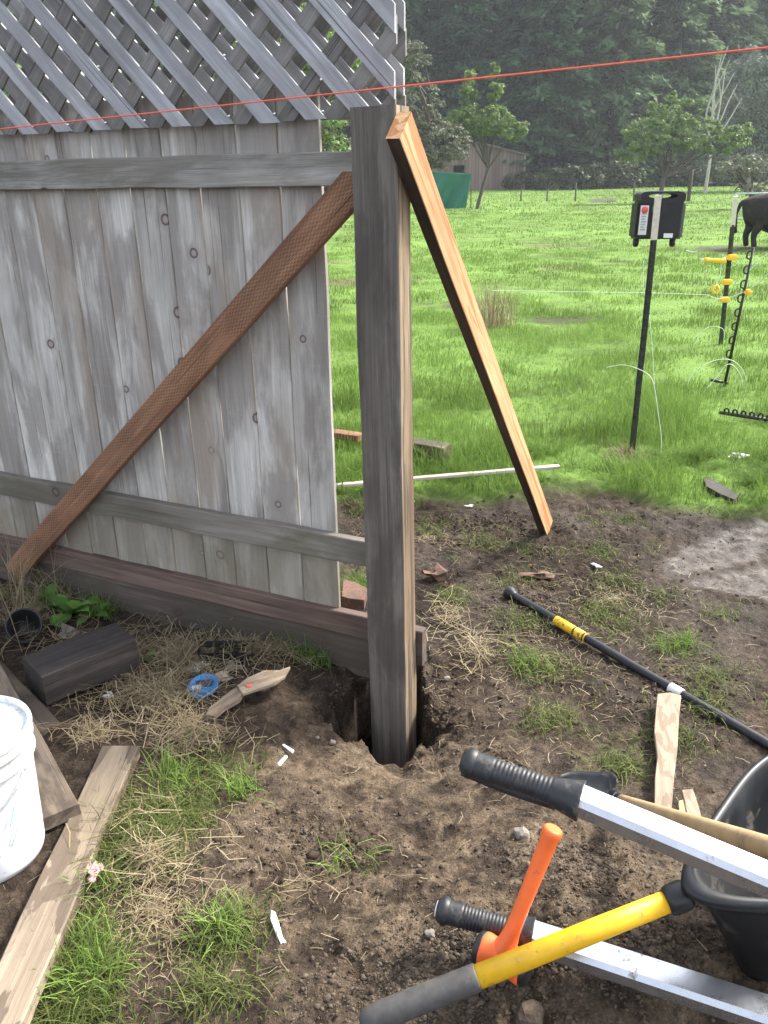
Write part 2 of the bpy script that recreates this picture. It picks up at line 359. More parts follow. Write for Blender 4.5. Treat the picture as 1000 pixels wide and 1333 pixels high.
M_wire=plain('pale_poly_wire',(.62,.70,.58),.6,0,.1,60.)
M_tarp=plain('green_tarp',(.012,.165,.105),.55,0,.2,3.)
M_cow=plain('black_cattle_coat',(.016,.014,.013),.8,0,.6,9.,.05,spec=.3,dirt=(.05,.035,.025),dirtsc=4.,dirtlo=.52)
M_brick=plain('broken_brick',(.17,.085,.06),.9,0,.4,60.,.002,dirt=(.08,.06,.045),dirtsc=24.,dirtlo=.47)
M_stone=plain('grey_field_stone',(.20,.175,.15),.85,0,.3,40.,.002,dirt=(.10,.08,.06),dirtsc=20.,dirtlo=.55)
M_blue=plain('blue_plastic_lid',(.015,.22,.52),.3,0,.12,20.)
M_pvc=plain('pale_green_pvc',(.36,.43,.36),.45,0,.1,20.)
M_bark=plain('grey_brown_bark',(.09,.075,.06),.9,0,.4,12.,.02)
M_bark2=plain('dark_conifer_bark',(.035,.028,.024),.9,0,.4,6.,.02)
M_palebark=plain('pale_lichen_bark',(.42,.40,.34),.9,0,.3,12.)
M_handle=plain('worn_ash_handle',(.40,.28,.15),.55,0,.2,25.,dirt=(.16,.13,.10),dirtsc=9.,dirtlo=.6)
def barn_mat():
    m=MT('grey_barn_boards'); tc=m.n('TexCoord').outputs['Object']; p=m.n('SeparateXYZ',Vector=tc)
    f=m.math('FRACT',m.math('MULTIPLY',p.outputs[0],3.3)); gap=m.math('LESS_THAN',f,.08)
    b=m.noise(m.n('CombineXYZ',X=m.math('FLOOR',m.math('MULTIPLY',p.outputs[0],3.3))).outputs[0],7.3,1)
    c=m.ramp(b,[(.3,(.12,.078,.06)),(.5,(.19,.135,.11)),(.7,(.27,.20,.17))])
    c=m.mix(m.math('MULTIPLY',m.noise(m.vmul(tc,(6,6,.6)),1.,4),.5),c,(.12,.10,.09)); c=m.mix(gap,c,(.03,.025,.02))
    return m.fin(c,.9)
M_barn=barn_mat(); M_roof=plain('mossy_barn_roof',(.13,.115,.10),.9,0,.4,3.)
def foliage(name,cols,trans=.35,rough=.6,spec=.3,patch=False):
    m=MT(name); a=m.n('Attribute',_attribute_name='rnd').outputs['Fac']; g_=m.n('NewGeometry').outputs['Position']
    big=m.noise(g_,.6,3); f=m.math('ADD',m.math('MULTIPLY',a,.7),m.math('MULTIPLY',big,.3))
    if patch: f=m.math('ADD',m.math('MULTIPLY',a,.55),m.rng(m.noise(m.vmul(g_,(.35,.6,1)),1.,5,.65),.32,.68,-.12,.5))
    st=[(i/(len(cols)-1),c) for i,c in enumerate(cols)]
    c=m.ramp(f,st); m.fin(c,rough,Specular__IOR__Level=spec)
    tr=m.n('BsdfTranslucent',Color=m.mix(.5,c,(.5,.7,.1),'MULTIPLY')); tr2=m.n('BsdfTranslucent',Color=c)
    ms=m.n('MixShader'); ms.inputs[0].default_value=trans; m.t.links.new(m.b.outputs[0],ms.inputs[1]); m.t.links.new(tr2.outputs[0],ms.inputs[2]); m.t.links.new(ms.outputs[0],m.out.inputs[0])
    return m.m
M_grass=foliage('pasture_grass',[(.07,.10,.024),(.115,.185,.036),(.155,.255,.05),(.20,.31,.07),(.30,.35,.14)],.35,.65,.12,patch=True)
M_grassdk=foliage('trodden_grass',[(.03,.040,.014),(.06,.08,.022),(.10,.13,.034),(.17,.19,.06),(.36,.31,.16)],.25,.6,.15)
M_straw=foliage('dry_straw',[(.09,.065,.038),(.20,.155,.09),(.33,.265,.16),(.48,.41,.27)],.2)
M_con=foliage('conifer_foliage',[(.02,.042,.025),(.05,.10,.055),(.10,.19,.085),(.18,.31,.14)],.4)
M_con2=foliage('conifer_foliage_pale',[(.04,.07,.04),(.09,.15,.07),(.16,.24,.105),(.26,.35,.16)],.4)
M_leaf=foliage('apple_foliage',[(.06,.10,.03),(.115,.18,.055),(.19,.27,.08),(.28,.34,.12)],.3)
M_leafgrey=foliage('lichen_tree_foliage',[(.06,.07,.045),(.11,.12,.08),(.17,.18,.12),(.22,.24,.13)],.25)
M_leafdk=foliage('bramble_foliage',[(.018,.032,.014),(.035,.055,.022),(.06,.085,.032),(.10,.12,.05)],.2)
M_leafmist=foliage('willow_foliage',[(.09,.11,.09),(.14,.17,.13),(.19,.22,.17),(.24,.27,.2)],.3)
M_weed=foliage('weed_leaf',[(.05,.13,.02),(.09,.22,.04),(.2,.35,.06)],.3)
# ---------------- ground
def ground_mat():
    m=MT('pasture_and_dug_earth'); g_=m.n('NewGeometry').outputs['Position']
    d=m.n('Attribute',_attribute_name='dirt').outputs['Fac']; pk=m.n('Attribute',_attribute_name='packed').outputs['Fac']; tan=m.n('Attribute',_attribute_name='tan').outputs['Fac']
    n1=m.noise(g_,3.2,6,.62); n2=m.noise(g_,26.,6,.65); n3=m.noise(g_,120.,4,.7); n4=m.noise(g_,9.,5,.6,.6)
    mud=m.ramp(m.math('ADD',m.math('MULTIPLY',n3,.3),m.math('ADD',m.math('MULTIPLY',n2,.42),m.math('MULTIPLY',n1,.28))),[(.41,(.012,.008,.0055)),(.5,(.036,.025,.0175)),(.57,(.068,.049,.035)),(.66,(.13,.098,.073))])
    clay=m.ramp(m.math('ADD',m.math('MULTIPLY',n2,.5),m.math('MULTIPLY',n3,.5)),[(.36,(.06,.041,.026)),(.5,(.12,.087,.057)),(.60,(.18,.137,.094)),(.70,(.26,.205,.148))])
    c=m.mix(m.math('MULTIPLY',tan,m.rng(n4,.42,.56,.08,1)),mud,clay)
    pale=m.ramp(m.noise(g_,14.,6,.7),[(.36,(.07,.06,.052)),(.5,(.13,.115,.105)),(.68,(.20,.18,.165))])
    c=m.mix(m.math('MULTIPLY',pk,m.rng(n4,.36,.44,.3,1)),c,pale)
    c=m.mix(m.rng(n3,.66,.76,0,.5),c,(.17,.135,.10)); c=m.mix(m.rng(m.noise(g_,6.,5,.65,.3),.54,.68,0,.5),c,(.026,.018,.013))
    c=m.mix(m.rng(m.noise(g_,55.,3,.5),.63,.68,0,.6),c,(.02,.015,.012))
    field=m.ramp(m.math('ADD',m.math('MULTIPLY',m.noise(g_,.35,4,.6),.5),m.math('MULTIPLY',m.noise(g_,2.6,4,.65),.5)),[(.34,(.06,.09,.022)),(.45,(.10,.17,.03)),(.58,(.14,.24,.045)),(.72,(.19,.30,.07))])
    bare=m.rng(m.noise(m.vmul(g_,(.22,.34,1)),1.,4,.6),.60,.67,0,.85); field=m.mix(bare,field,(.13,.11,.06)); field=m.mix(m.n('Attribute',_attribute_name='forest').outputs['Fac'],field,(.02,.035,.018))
    col=m.mix(d,field,c)
    wet=m.rng(m.noise(g_,1.7,4,.6),.44,.6,0,1)
    r=m.rng(m.math('MULTIPLY',wet,d),0,1,.92,.62)
    nn=m.bump(m.math('ADD',n2,m.math('MULTIPLY',n3,.7)),.9,.016)
    return m.fin(col,r,nn,Specular__IOR__Level=.18)
def blob(x,y,cx,cy,rx,ry,rot=0):
    c,s=math.cos(rot),math.sin(rot); dx=x-cx;dy=y-cy; a=(dx*c+dy*s)/rx; b=(-dx*s+dy*c)/ry
    return np.exp(-(a*a+b*b))
def build_ground():
    ys=[-1.1,-.6,-.1,.3,.6,.8,.95]; y=1.02
    while y<5: ys.append(y); y+=.0085*max(1,y/2.3)**1.1
    while y<16: ys.append(y); y*=1.0065
    while y<170: ys.append(y); y*=1.03
    ys+= [200,260,340,450,600,900]
    cs=list(np.arange(-.62,.6201,.0029)); w_=.62; 
    while w_<30: w_=w_*1.09+.004; cs.append(w_); cs.insert(0,-w_)
    ys=np.array(ys);cs=np.array(cs); Y,Cc=np.meshgrid(ys,cs,indexing='ij'); X=Cc*(Y+1.2)
    Zz=gh(X,Y); ny,nx=X.shape
    v=np.stack([X,Y,Zz],-1).reshape(-1,3); i=np.arange(ny*nx).reshape(ny,nx)
    f=np.stack([i[:-1,:-1],i[:-1,1:],i[1:,1:],i[1:,:-1]],-1).reshape(-1,4)
    x=v[:,0];y=v[:,1]
    d=dirt_mask(x,y)
    tan=np.clip(blob(x,y,-.15,2.05,.5,.35)+.95*blob(x,y,.1,1.75,.5,.4)+.9*blob(x,y,.6,1.45,.8,.4)+.25,0,1)*(1-sst(2.6,3.0,y))
    pa=gp(965,735);pb=gp(985,770)
    packed=sst(.42,.58,blob(x,y,pa[0]+.22,pa[1]-.02,.62,.50,.35)+.22*fbm(x,y,3.5,4,21))*(1-.8*np.exp(-((y-(pa[1]-.02+.45*(x-pa[0])))/.05)**2))
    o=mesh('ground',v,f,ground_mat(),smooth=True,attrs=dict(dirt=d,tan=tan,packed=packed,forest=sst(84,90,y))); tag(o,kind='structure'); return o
build_ground()
# ---------------- blades of grass and straw
def blades(name,P,H,Wd,lean,mat,curl=.5,flat=0,label=None,cat=None,kind='stuff',azi=None,parent=None):
    n=len(P); az=RNG.random(n)*2*np.pi if azi is None else azi; fa=az+np.pi/2+RNG.normal(0,.5,n)
    sd_=np.stack([np.cos(fa),np.sin(fa),np.zeros(n)],-1)*Wd[:,None]*.5
    dr=np.stack([np.cos(az),np.sin(az),np.zeros(n)],-1)
    le=lean[:,None]; h=H[:,None]; up=np.array([0,0,1.])
    def at(t): 
        a=le*(t**(1+curl)); return P+h*(np.sin(le*.5+.6*a)*dr*t+np.cos(le*.5+.6*a)*up*t)
    p0=P-up*.01; p1=at(.45);p2=at(.8);p3=at(1.)
    vs=np.stack([p0-sd_,p0+sd_,p1-sd_*.9,p1+sd_*.9,p2-sd_*.6,p2+sd_*.6,p3-sd_*.12,p3+sd_*.12],1).reshape(-1,3)
    b=(np.arange(n)*8)[:,None]; f=np.concatenate([b+np.array([0,1,3,2]),b+np.array([2,3,5,4]),b+np.array([4,5,7,6])],0)
    rnd=np.repeat(np.clip(RNG.normal(.5,.2,n),0,1),8)
    o=mesh(name,vs,f,mat,parent=parent,attrs=dict(rnd=rnd)); 
    if label: tag(o,label,cat,kind=kind)
    return o
def straws(name,P,L,Wd,mat,label,cat,tilt=.25,parent=None):
    n=len(P); az=RNG.random(n)*2*np.pi; el=RNG.normal(.05,tilt,n)
    d=np.stack([np.cos(az)*np.cos(el),np.sin(az)*np.cos(el),np.sin(el)],-1); side=np.stack([-np.sin(az),np.cos(az),np.zeros(n)],-1)*Wd[:,None]*.5
    bend=RNG.normal(0,.12,n)[:,None]*np.stack([-np.sin(az),np.cos(az),RNG.normal(0,.6,n)],-1)*L[:,None]
    q=[P-d*L[:,None]*.5,P+bend+np.array([0,0,.002]),P+d*L[:,None]*.5]
    vs=np.stack([q[0]-side,q[0]+side,q[1]-side,q[1]+side,q[2]-side,q[2]+side],1).reshape(-1,3)
    b=(np.arange(n)*6)[:,None]; f=np.concatenate([b+np.array([0,1,3,2]),b+np.array([2,3,5,4])],0)
    return tag(mesh(name,vs,f,mat,attrs=dict(rnd=np.repeat(RNG.random(n),6))),label,cat,kind='stuff')
def in_view(x,y,z=.3,m=60):
    P=np.stack([x,y,np.full_like(x,z)],-1)-CC; zd=P@_f; px=500+F*(P@_r)/zd; py=666.5-F*(P@_u)/zd
    return (px>-m)&(px<1000+m)&(py<1333+m)&(zd>.1)
def field_grass():
    Ps=[];Hs=[];Ws=[];Ls=[]
    for (y0,y1,dens,hh,ww) in ((3.3,6.5,3000,.085,.0040),(6.5,11,1500,.072,.0056),(11,20,520,.06,.010),(20,40,110,.05,.020),(40,80,16,.07,.05)):
        area=(y1-y0)*(y0+y1)*.5*1.36; n=int(area*dens); y=np.sqrt(RNG.random(n)*(y1*y1-y0*y0)+y0*y0); x=y*(RNG.random(n)*1.36-.66)
        k=in_view(x,y,.3,260); x=x[k];y=y[k]
        d=dirt_mask(x,y); cl=fbm(x,y,2.2,3,12); cl2=fbm(x,y,.5,3,13)
        keep=(d<.5)&(RNG.random(len(x))<np.clip(.75+1.2*cl+.6*cl2,.12,1)); 
        fence=(x-A[0])*V[0]+(y-A[1])*V[1]; keep&=~((fence>-.02)&(x<-1.2)&(y>5))
        x=x[keep];y=y[keep];cl=cl[keep]
        z=gh(x,y); tall=np.clip(.8+2.1*cl,.28,2.6)*(1+.5*np.exp(-((y-5.2)/1.3)**2))
        Ps.append(np.stack([x,y,z],-1)); Hs.append(hh*tall*RNG.uniform(.5,1.3,len(x))); Ws.append(ww*RNG.uniform(.7,1.3,len(x))); Ls.append(np.abs(RNG.normal(.5,.3,len(x))))
    return blades('field_grass',np.concatenate(Ps),np.concatenate(Hs),np.concatenate(Ws),np.concatenate(Ls),M_grass,label='bright green pasture grass covering the field beyond the fence',cat='grass')
field_grass()
def px_scatter(cx,cy,rx,ry,n,rot=0,hard=False):
    a=RNG.random(n)*2*np.pi; r=np.sqrt(RNG.random(n)) if hard else np.abs(RNG.normal(0,.55,n)); c,s=math.cos(rot),math.sin(rot)
    X=rx*r*np.cos(a);Y=ry*r*np.sin(a); px=cx+X*c-Y*s; py=cy+X*s+Y*c
    D=_f[None]*F+_r[None]*(px-500)[:,None]-_u[None]*(py-666.5)[:,None]
    z=np.full(n,.28)
    for _ in range(6):
        P=CC+D*((z-CAMH)/D[:,2])[:,None]; z=.5*z+.5*gh(P[:,0],P[:,1])
    P=CC+D*((z-CAMH)/D[:,2])[:,None]; P[:,2]=gh(P[:,0],P[:,1]); ok=(P[:,1]>.6)&(P[:,1]<9)&(P[:,2]>.05); return P[ok]
def tufts(spec,clump=.035,per=26):
    out=[]
    for (cx,cy,rx,ry,n,rot) in spec:
        c=px_scatter(cx,cy,rx,ry,n,rot); 
        if not len(c): continue
        q=np.repeat(c,per,0); q[:,:2]+=RNG.normal(0,clump,(len(q),2)); q[:,2]=gh(q[:,0],q[:,1]); out.append(q)
    return np.concatenate(out)
T=tufts([(250,1010,70,35,42,-.3),(240,1060,50,40,34,0),(125,1255,45,75,48,.3),(140,1130,40,90,34,.4),(290,1215,55,35,26,-.2),(280,1290,50,30,14,0),(100,1320,60,30,30,0),(90,1235,35,50,40,0),(190,1090,60,50,50,0),
  (480,1130,25,10,2,0),(700,870,90,25,26,.2),(690,810,60,20,14,.1),(790,800,70,25,26,.2),(870,840,60,20,14,0),(930,880,60,30,14,.2),(720,940,60,20,16,0),(800,1000,70,30,16,0),(640,710,60,18,16,0),
  (780,720,80,15,16,0),(590,780,30,40,18,0),(870,960,60,30,18,0),(660,760,60,20,10,0),(830,770,70,20,18,.2),(940,800,60,20,6,0),(800,680,90,12,16,0),(560,690,40,20,14,0),(480,660,30,30,18,0),(920,920,60,30,12,0)])
n=len(T); blades('trodden_grass',T,RNG.uniform(.02,.065,n)*np.repeat(RNG.uniform(.5,1.7,n//26+1),26)[:n],RNG.uniform(.0014,.0032,n),np.abs(RNG.normal(1.3,.4,n)),M_grassdk,label='trodden dark green grass tufts scattered over the mud around the post',cat='grass')
T=tufts([(115,1250,30,50,7,.3),(300,1205,40,20,3,-.2),(230,1010,30,15,3,0),(310,1030,30,15,3,0),(455,1130,12,5,1,0),(575,620,50,14,26,0),(900,600,100,20,40,0),(470,610,22,30,26,0),(690,590,60,14,30,0),(800,610,100,12,34,0),(980,630,30,20,16,0),(700,870,50,14,3,0),(900,845,40,10,3,.2),(120,800,60,18,7,.2),(60,790,50,20,5,0),(470,775,16,30,12,0),(420,850,50,12,14,.25)],.03,30)
n=len(T); blades('green_grass_clumps',T,RNG.uniform(.04,.12,n),RNG.uniform(.002,.004,n),np.abs(RNG.normal(.8,.35,n)),M_grass,label='fresh green grass clumps growing at the edges of the dug earth',cat='grass')
def multi(spec,dz=(.0,.02)):
    o=np.concatenate([px_scatter(*s) for s in spec]); o[:,2]+=RNG.uniform(dz[0],dz[1],len(o)); return o
T=multi([(240,860,90,45,1000,.1),(205,910,75,38,800,0),(330,850,80,16,360,.25),(150,880,70,70,260,0),(110,850,70,50,220,0),(40,800,45,60,300,0),(90,770,60,22,170,0),(250,960,80,25,300,.1),(380,830,60,14,110,.25),(120,960,60,25,120,0),(230,980,40,20,60,0),(620,850,40,40,130,0),(585,810,30,40,100,0),(200,1120,110,120,200,0)],(.003,.05))
n=len(T); straws('dry_straw',T,RNG.uniform(.04,.17,n),RNG.uniform(.0012,.0027,n),M_straw,'matted pale dry straw lying below the fence and around the litter','straw')
T=multi([(700,860,330,200,800,0),(400,1150,300,130,110,0),(800,780,200,100,600,0),(200,1180,130,130,800,0),(560,700,180,40,300,0)],(.002,.008))
n=len(T); straws('grass_litter',T,RNG.uniform(.015,.07,n),RNG.uniform(.001,.0022,n),M_straw,'sparse dead grass stalks strewn over the bare mud','dead grass',.08)
# tall dead stalks left corner
T=multi([(25,790,30,60,90,0),(70,780,40,30,40,0)],(0,.0)); n=len(T)
blades('dead_grass_stalks',T,RNG.uniform(.15,.42,n),RNG.uniform(.002,.0035,n),np.abs(RNG.normal(.7,.4,n)),M_straw,label='long bleached grass stalks standing at the left foot of the fence',cat='dead grass')
# clods
def clods(name,P,R,mat,sub,label):
    bm=bmesh.new(); bmesh.ops.create_icosphere(bm,subdivisions=sub,radius=1); bv=np.array([v.co for v in bm.verts]); bf=np.array([[v.index for v in f.verts] for f in bm.faces]); bm.free()
    n=len(P);m_=len(bv); out=np.empty((n,m_,3))
    for k in range(n):
        s=RNG.uniform(.5,1.25,3); a=RNG.random()*6.3; c,si=math.cos(a),math.sin(a); q=bv*(1+RNG.normal(0,.2,(m_,1)))*s*R[k]*np.array([1,1,.8]); 
        out[k]=P[k]+np.stack([q[:,0]*c-q[:,1]*si,q[:,0]*si+q[:,1]*c,q[:,2]],-1)
    f=(np.arange(n)[:,None,None]*m_+bf[None]).reshape(-1,3)
    return tag(mesh(name,out.reshape(-1,3),f,mat,attrs=dict(rnd=np.repeat(RNG.random(n),m_))),label,'soil',kind='stuff')
def clod_mat():
    m=MT('crumbly_soil'); a=m.n('Attribute',_attribute_name='rnd').outputs['Fac']; g_=m.n('NewGeometry').outputs['Position']
    c=m.ramp(a,[(0,(.035,.025,.017)),(.5,(.075,.054,.036)),(.85,(.12,.09,.06)),(1,(.18,.14,.095))]); c=m.mix(.6,c,m.ramp(m.noise(g_,40.,4),[(.38,(.03,.021,.014)),(.62,(.13,.098,.066))]))
    return m.fin(c,.92,m.bump(m.noise(g_,160.,4),.5,.004))
M_clod=clod_mat()
T=np.concatenate([px_scatter(*s) for s in [(650,1250,280,110,9000,0),(760,1130,130,60,4000,.2),(560,1290,180,50,3500,0),(850,1240,120,60,2500,0)]]); n=len(T)
clods('loose_soil',T,np.clip(RNG.lognormal(-6.1,.55,n),.0012,.013),M_clod,1,'loose crumbly soil clods on the dug heap under the tools')
T=np.concatenate([px_scatter(*s) for s in [(650,760,180,70,1600,0),(850,900,170,90,1600,0),(400,1080,230,110,2200,0),(470,900,60,40,900,0),(560,900,40,40,700,0),(900,670,140,25,500,0),(640,680,140,20,1500,0),(800,700,160,30,1500,0),(700,800,200,60,1500,0),(640,990,150,50,1200,0),(250,960,120,90,500,0)]]); n=len(T)
clods('soil_crumbs',T,np.clip(RNG.lognormal(-6.3,.55,n),.001,.012),M_clod,1,'small dark soil crumbs scattered over the mud round the hole')
T=np.concatenate([px_scatter(*q_) for q_ in [(700,780,260,120,1500,0),(880,900,150,90,700,0),(560,930,90,60,500,0),(640,680,200,25,900,0),(420,1120,260,130,500,0)]]); n=len(T)
M_mudclod=plain('dark_wet_mud',(.055,.040,.028),.88,0,.6,50.,.003,spec=.15)
clods('mud_lumps',T,np.clip(RNG.lognormal(-5.5,.5,n),.002,.016),M_mudclod,1,'flattened dark mud lumps trodden into the earth round the post')
# ---------------- fence
fence=empty('fence',FP(-.9,.3,.12),'weathered grey board fence with diagonal lattice on top, left of the tall post','fence')
edges=[-.188]; 
for w_ in (.152,.154,.154,.146,.151,.149,.157,.145,.147,.153,.15,.147,.155,.15,.15): edges.append(edges[-1]-w_)
for i in range(len(edges)-1):
    a,b=edges[i+1]+.003,edges[i]-.0025; c=(a+b)/2; jit=random.uniform(-.002,.002)
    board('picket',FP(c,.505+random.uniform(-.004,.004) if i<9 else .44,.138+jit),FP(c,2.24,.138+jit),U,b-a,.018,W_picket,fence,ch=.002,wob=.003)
def fboard(name,s0,s1,z0,z1,off,th,mat):
    board(name,FP(s0,(z0+z1)/2,off),FP(s1,(z0+z1)/2,off),Z3,z1-z0,th,mat,fence,ch=.003,wob=.004)
fboard('rail',-2.5,-.002,1.967,2.063,.11,.038,W_rail)
fboard('rail',-2.5,-.002,.717,.815,.11,.038,W_railmoss)
fboard('kickboard',-2.5,.10,.415,.505,.12,.040,W_kick); fboard('block',.102,.158,.36,.50,.12,.038,W_kick2)
fboard('kickboard',-2.5,.10,.24,.413,.132,.036,W_kick2)
def lattice(off,zb,sr,ph1,ph2,mf,mb,front=True):
    P_=empty('lattice_panel',FP(-.8,zb,off),None,None); setpar(P_,fence)
    sl_,zt,pit,w_=-1.95,2.78,.1635,.049
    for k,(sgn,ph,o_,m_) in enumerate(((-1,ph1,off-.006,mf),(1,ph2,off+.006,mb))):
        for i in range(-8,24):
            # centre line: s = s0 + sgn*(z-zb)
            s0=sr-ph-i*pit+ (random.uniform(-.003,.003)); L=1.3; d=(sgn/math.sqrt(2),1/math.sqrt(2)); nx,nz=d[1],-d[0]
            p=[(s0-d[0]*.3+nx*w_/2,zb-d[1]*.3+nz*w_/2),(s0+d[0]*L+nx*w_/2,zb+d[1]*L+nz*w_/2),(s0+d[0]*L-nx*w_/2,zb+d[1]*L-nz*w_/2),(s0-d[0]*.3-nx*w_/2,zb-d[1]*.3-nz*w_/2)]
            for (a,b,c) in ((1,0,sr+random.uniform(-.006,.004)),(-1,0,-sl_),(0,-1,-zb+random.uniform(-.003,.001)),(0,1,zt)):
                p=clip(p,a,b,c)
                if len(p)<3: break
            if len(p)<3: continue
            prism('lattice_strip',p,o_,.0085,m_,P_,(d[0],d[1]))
            if front and k==0:
                pass
    return P_
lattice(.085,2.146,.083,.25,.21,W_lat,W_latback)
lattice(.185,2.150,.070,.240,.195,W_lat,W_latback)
for (s_,z_) in [(-.145-.1635*k_,2.146+.0225+.0818*q_) for k_,q_ in ((0,0),(1,0),(2,0),(4,0),(5,0),(6,0),(7,0),(0,1),(2,2),(5,2))]:
    lathe('nail_head',FP(s_,z_,.0738),-V,[(.0001,0),(.0045,0),(.0045,.002),(.003,.003),(.0001,.003)],M_steel,fence,10)
# ---------------- post, braces
def box_with_sidemat():
    o=board('fence_post',FP(.071,-.25,.0475),FP(.071-.022,2.17,.0475-.0),U,.142,.095,W_post,None,ch=.004,wob=.004)
    o.data.materials.append(W_postside)
    for p in o.data.polygons:
        if p.normal.x>.8: p.material_index=1
    tag(o,'tall dark weathered square post standing in the freshly dug hole','post'); return o
fp=box_with_sidemat()
br=board('diagonal_brace',FP(-1.83,.36,.069),FP(-.006,2.005,.069),nrm(Z3*.74-U*.67),.096,.036,W_brace,ch=.003,skew0=.0,skew1=-.05)
tag(br,'rusty brown incised timber brace crossing the grey fence diagonally','timber brace')
lb0=gp(716,688,.0); 
P_top=FP(.145,2.118,-.035); P_bot=FP(.19,0,1.66); P_bot[2]=float(gh(P_bot[0],P_bot[1]))+.01
ax=nrm(P_top-P_bot); tdir=nrm(np.cross(ax,Z3)); wd=nrm(np.cross(tdir,ax))
lb=board('leaning_brace',P_bot,P_top,wd,.098,.042,W_fresh,ch=.002,skew0=.0,skew1=.0)
lb.data.materials.append(W_freshshade)
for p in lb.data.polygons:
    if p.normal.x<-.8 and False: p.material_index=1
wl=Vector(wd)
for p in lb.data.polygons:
    if abs(p.normal.x)>.8 and (p.normal.x*1)<0: p.material_index=1  # downward faces get the painted-in shade colour
tag(lb,'pale fresh timber leaning from the mud up against the right side of the post','timber brace')
# ---------------- string
pts=[FP(s,2.161+ (s+1.366)*.0343+.0,-.004) for s in np.linspace(-3.2,3.2,40)]
tag(tube('string_line',pts,.0023,M_string,n=6),'thin taut orange string stretched above the fence and post top','string')
# ---------------- far side: charger and posts
def tpost(name,base,top,w_,label,cat,mat,whitelen=.0,group=None):
    t=empty(name,base,label,cat,group); b=np.asarray(base,float);tp=np.asarray(top,float); d=nrm(tp-b); ex=nrm(np.cross(d,[0,1,0])); ey=np.cross(d,ex)
    L=np.linalg.norm(tp-b)
    def tee(nm,z0,z1,m,k=1.):
        a=w_/2*k; th=w_*.16*k; pr=[(-a,-th),(a,-th),(a,0),(th/2,0),(th/2,a*1.3),(-th/2,a*1.3),(-th/2,0),(-a,0)]
        vs=[(x,y,z) for z in (z0,z1) for x,y in pr]; n=8; fs=[(i,(i+1)%n,n+(i+1)%n,n+i) for i in range(n)]+[(3,2,1,0,7),(6,5,4,3),]
        fs=[(i,(i+1)%n,n+(i+1)%n,n+i) for i in range(n)]+[(7,0,1,2),(3,4,5,6),(15,8,9,10)[::-1],(11,12,13,14)[::-1]]
        return mesh(nm,vs,fs,m,t,M=frame(b,ex,-ey,d))
    tee('shaft',-.12,L-whitelen,mat)
    if whitelen: tee('painted_tip',L-whitelen+.001,L,M_cream,1.02)
    z=.25; s_=w_*.22; M=frame(b,ex,-ey,d); first=None
    while z<L-whitelen:
        q=[(-s_,-w_*.16,0),(s_,-w_*.16,0),(s_,-w_*.16,.02),(-s_,-w_*.16,.02),(-s_,-w_*.45,0),(s_,-w_*.45,0),(s_,-w_*.45,.02),(-s_,-w_*.45,.02)]
        mesh('stud',[(x_,y_,z_+z) for x_,y_,z_ in q],[(4,5,6,7),(0,1,5,4),(3,2,6,7),(0,4,7,3),(1,5,6,2)],mat,t,M=M); z+=.055
    return t
b0=gp(822,592); t0=vp(857,254,b0[1]-.12)
tpost('metal_post',b0,t0,.036,'studded dark metal post with a pale painted tip, holding up the black charger box','post',M_tpost,.24)
# charger hanging behind the post tip (slightly beyond)
cY=float(t0[1])+.075
def cpt(x,y): return vp(x,y,cY)
cTL=cpt(829,250);cTR=cpt(893,250);cBL=cpt(826,310);cBR=cpt(889,313)
ch=empty('fence_charger',(cBL+cBR)/2,'black electric fence charger box hanging on a metal post in the pasture','charger')
cx=nrm(cTR-cTL); cz=nrm((cTL+cTR)/2-(cBL+cBR)/2); cz=nrm(cz-cx*(cx@cz)); cyv=np.cross(cz,cx); Wc=np.linalg.norm(cBR-cBL); Hc=np.linalg.norm((cTL+cTR)/2-(cBL+cBR)/2)
Mch=frame((cBL+cBR)/2,cx,cyv,cz)
def rbox(name,x0,x1,y0,y1,z0,z1,mat,parent,M,r=.01,taper=0):
    bm=bmesh.new(); bmesh.ops.create_cube(bm,size=1)
    for v in bm.verts:
        v.co=Vector(((x0+x1)/2+v.co.x*(x1-x0),(y0+y1)/2+v.co.y*(y1-y0),(z0+z1)/2+v.co.z*(z1-z0)))
        if taper: v.co.x*=1-taper*(v.co.z-z0)/(z1-z0)
    if r: bmesh.ops.bevel(bm,geom=bm.edges[:],offset=min(r,(x1-x0)*.3,abs(y1-y0)*.3,(z1-z0)*.3),segments=2,affect='EDGES')
    me=bpy.data.meshes.new(name); bm.to_mesh(me); bm.free(); me.materials.append(mat); o=bpy.data.objects.new(name,me); COL.link(o); o.matrix_world=M; setpar(o,parent) if parent else None; return o
hw=Wc/2; hz=Hc*.80
rbox('case',-hw,hw*.80,.0,.13,0,hz,M_blackpl,ch,Mch,.012)
rbox('side_panel',hw*.80,hw*1.0,.015,.12,0,hz*.97,M_boxgrey,ch,Mch,.01)
# handle: arch with oval opening
vs=[];fs=[];N=32
for y_ in (.004,.126):
    for k in range(N):
        a=2*math.pi*k/N; ca,sa=math.cos(a),math.sin(a); sx=abs(ca)**.35*(1 if ca>=0 else -1); sz=abs(sa)**.6*(1 if sa>=0 else -1)
        vs.append((sx*hw*.92,y_,hz+Hc*.085+sz*Hc*.13)); vs.append((ca*hw*.58,y_,hz+Hc*.115+sa*Hc*.052))
def id_(l,k,w__): return l*2*N+2*(k%N)+w__
for k in range(N):
    fs+=[(id_(0,k,0),id_(0,k+1,0),id_(0,k+1,1),id_(0,k,1)),(id_(1,k,0),id_(1,k,1),id_(1,k+1,1),id_(1,k+1,0)),(id_(0,k,0),id_(1,k,0),id_(1,k+1,0),id_(0,k+1,0)),(id_(0,k,1),id_(0,k+1,1),id_(1,k+1,1),id_(1,k,1))]
mesh('handle',vs,fs,M_blackpl,ch,M=Mch)
rbox('trim_band',-hw*.99,hw*.83,-.006,.004,hz*.93,hz,M_blackpl,ch,Mch,.003)
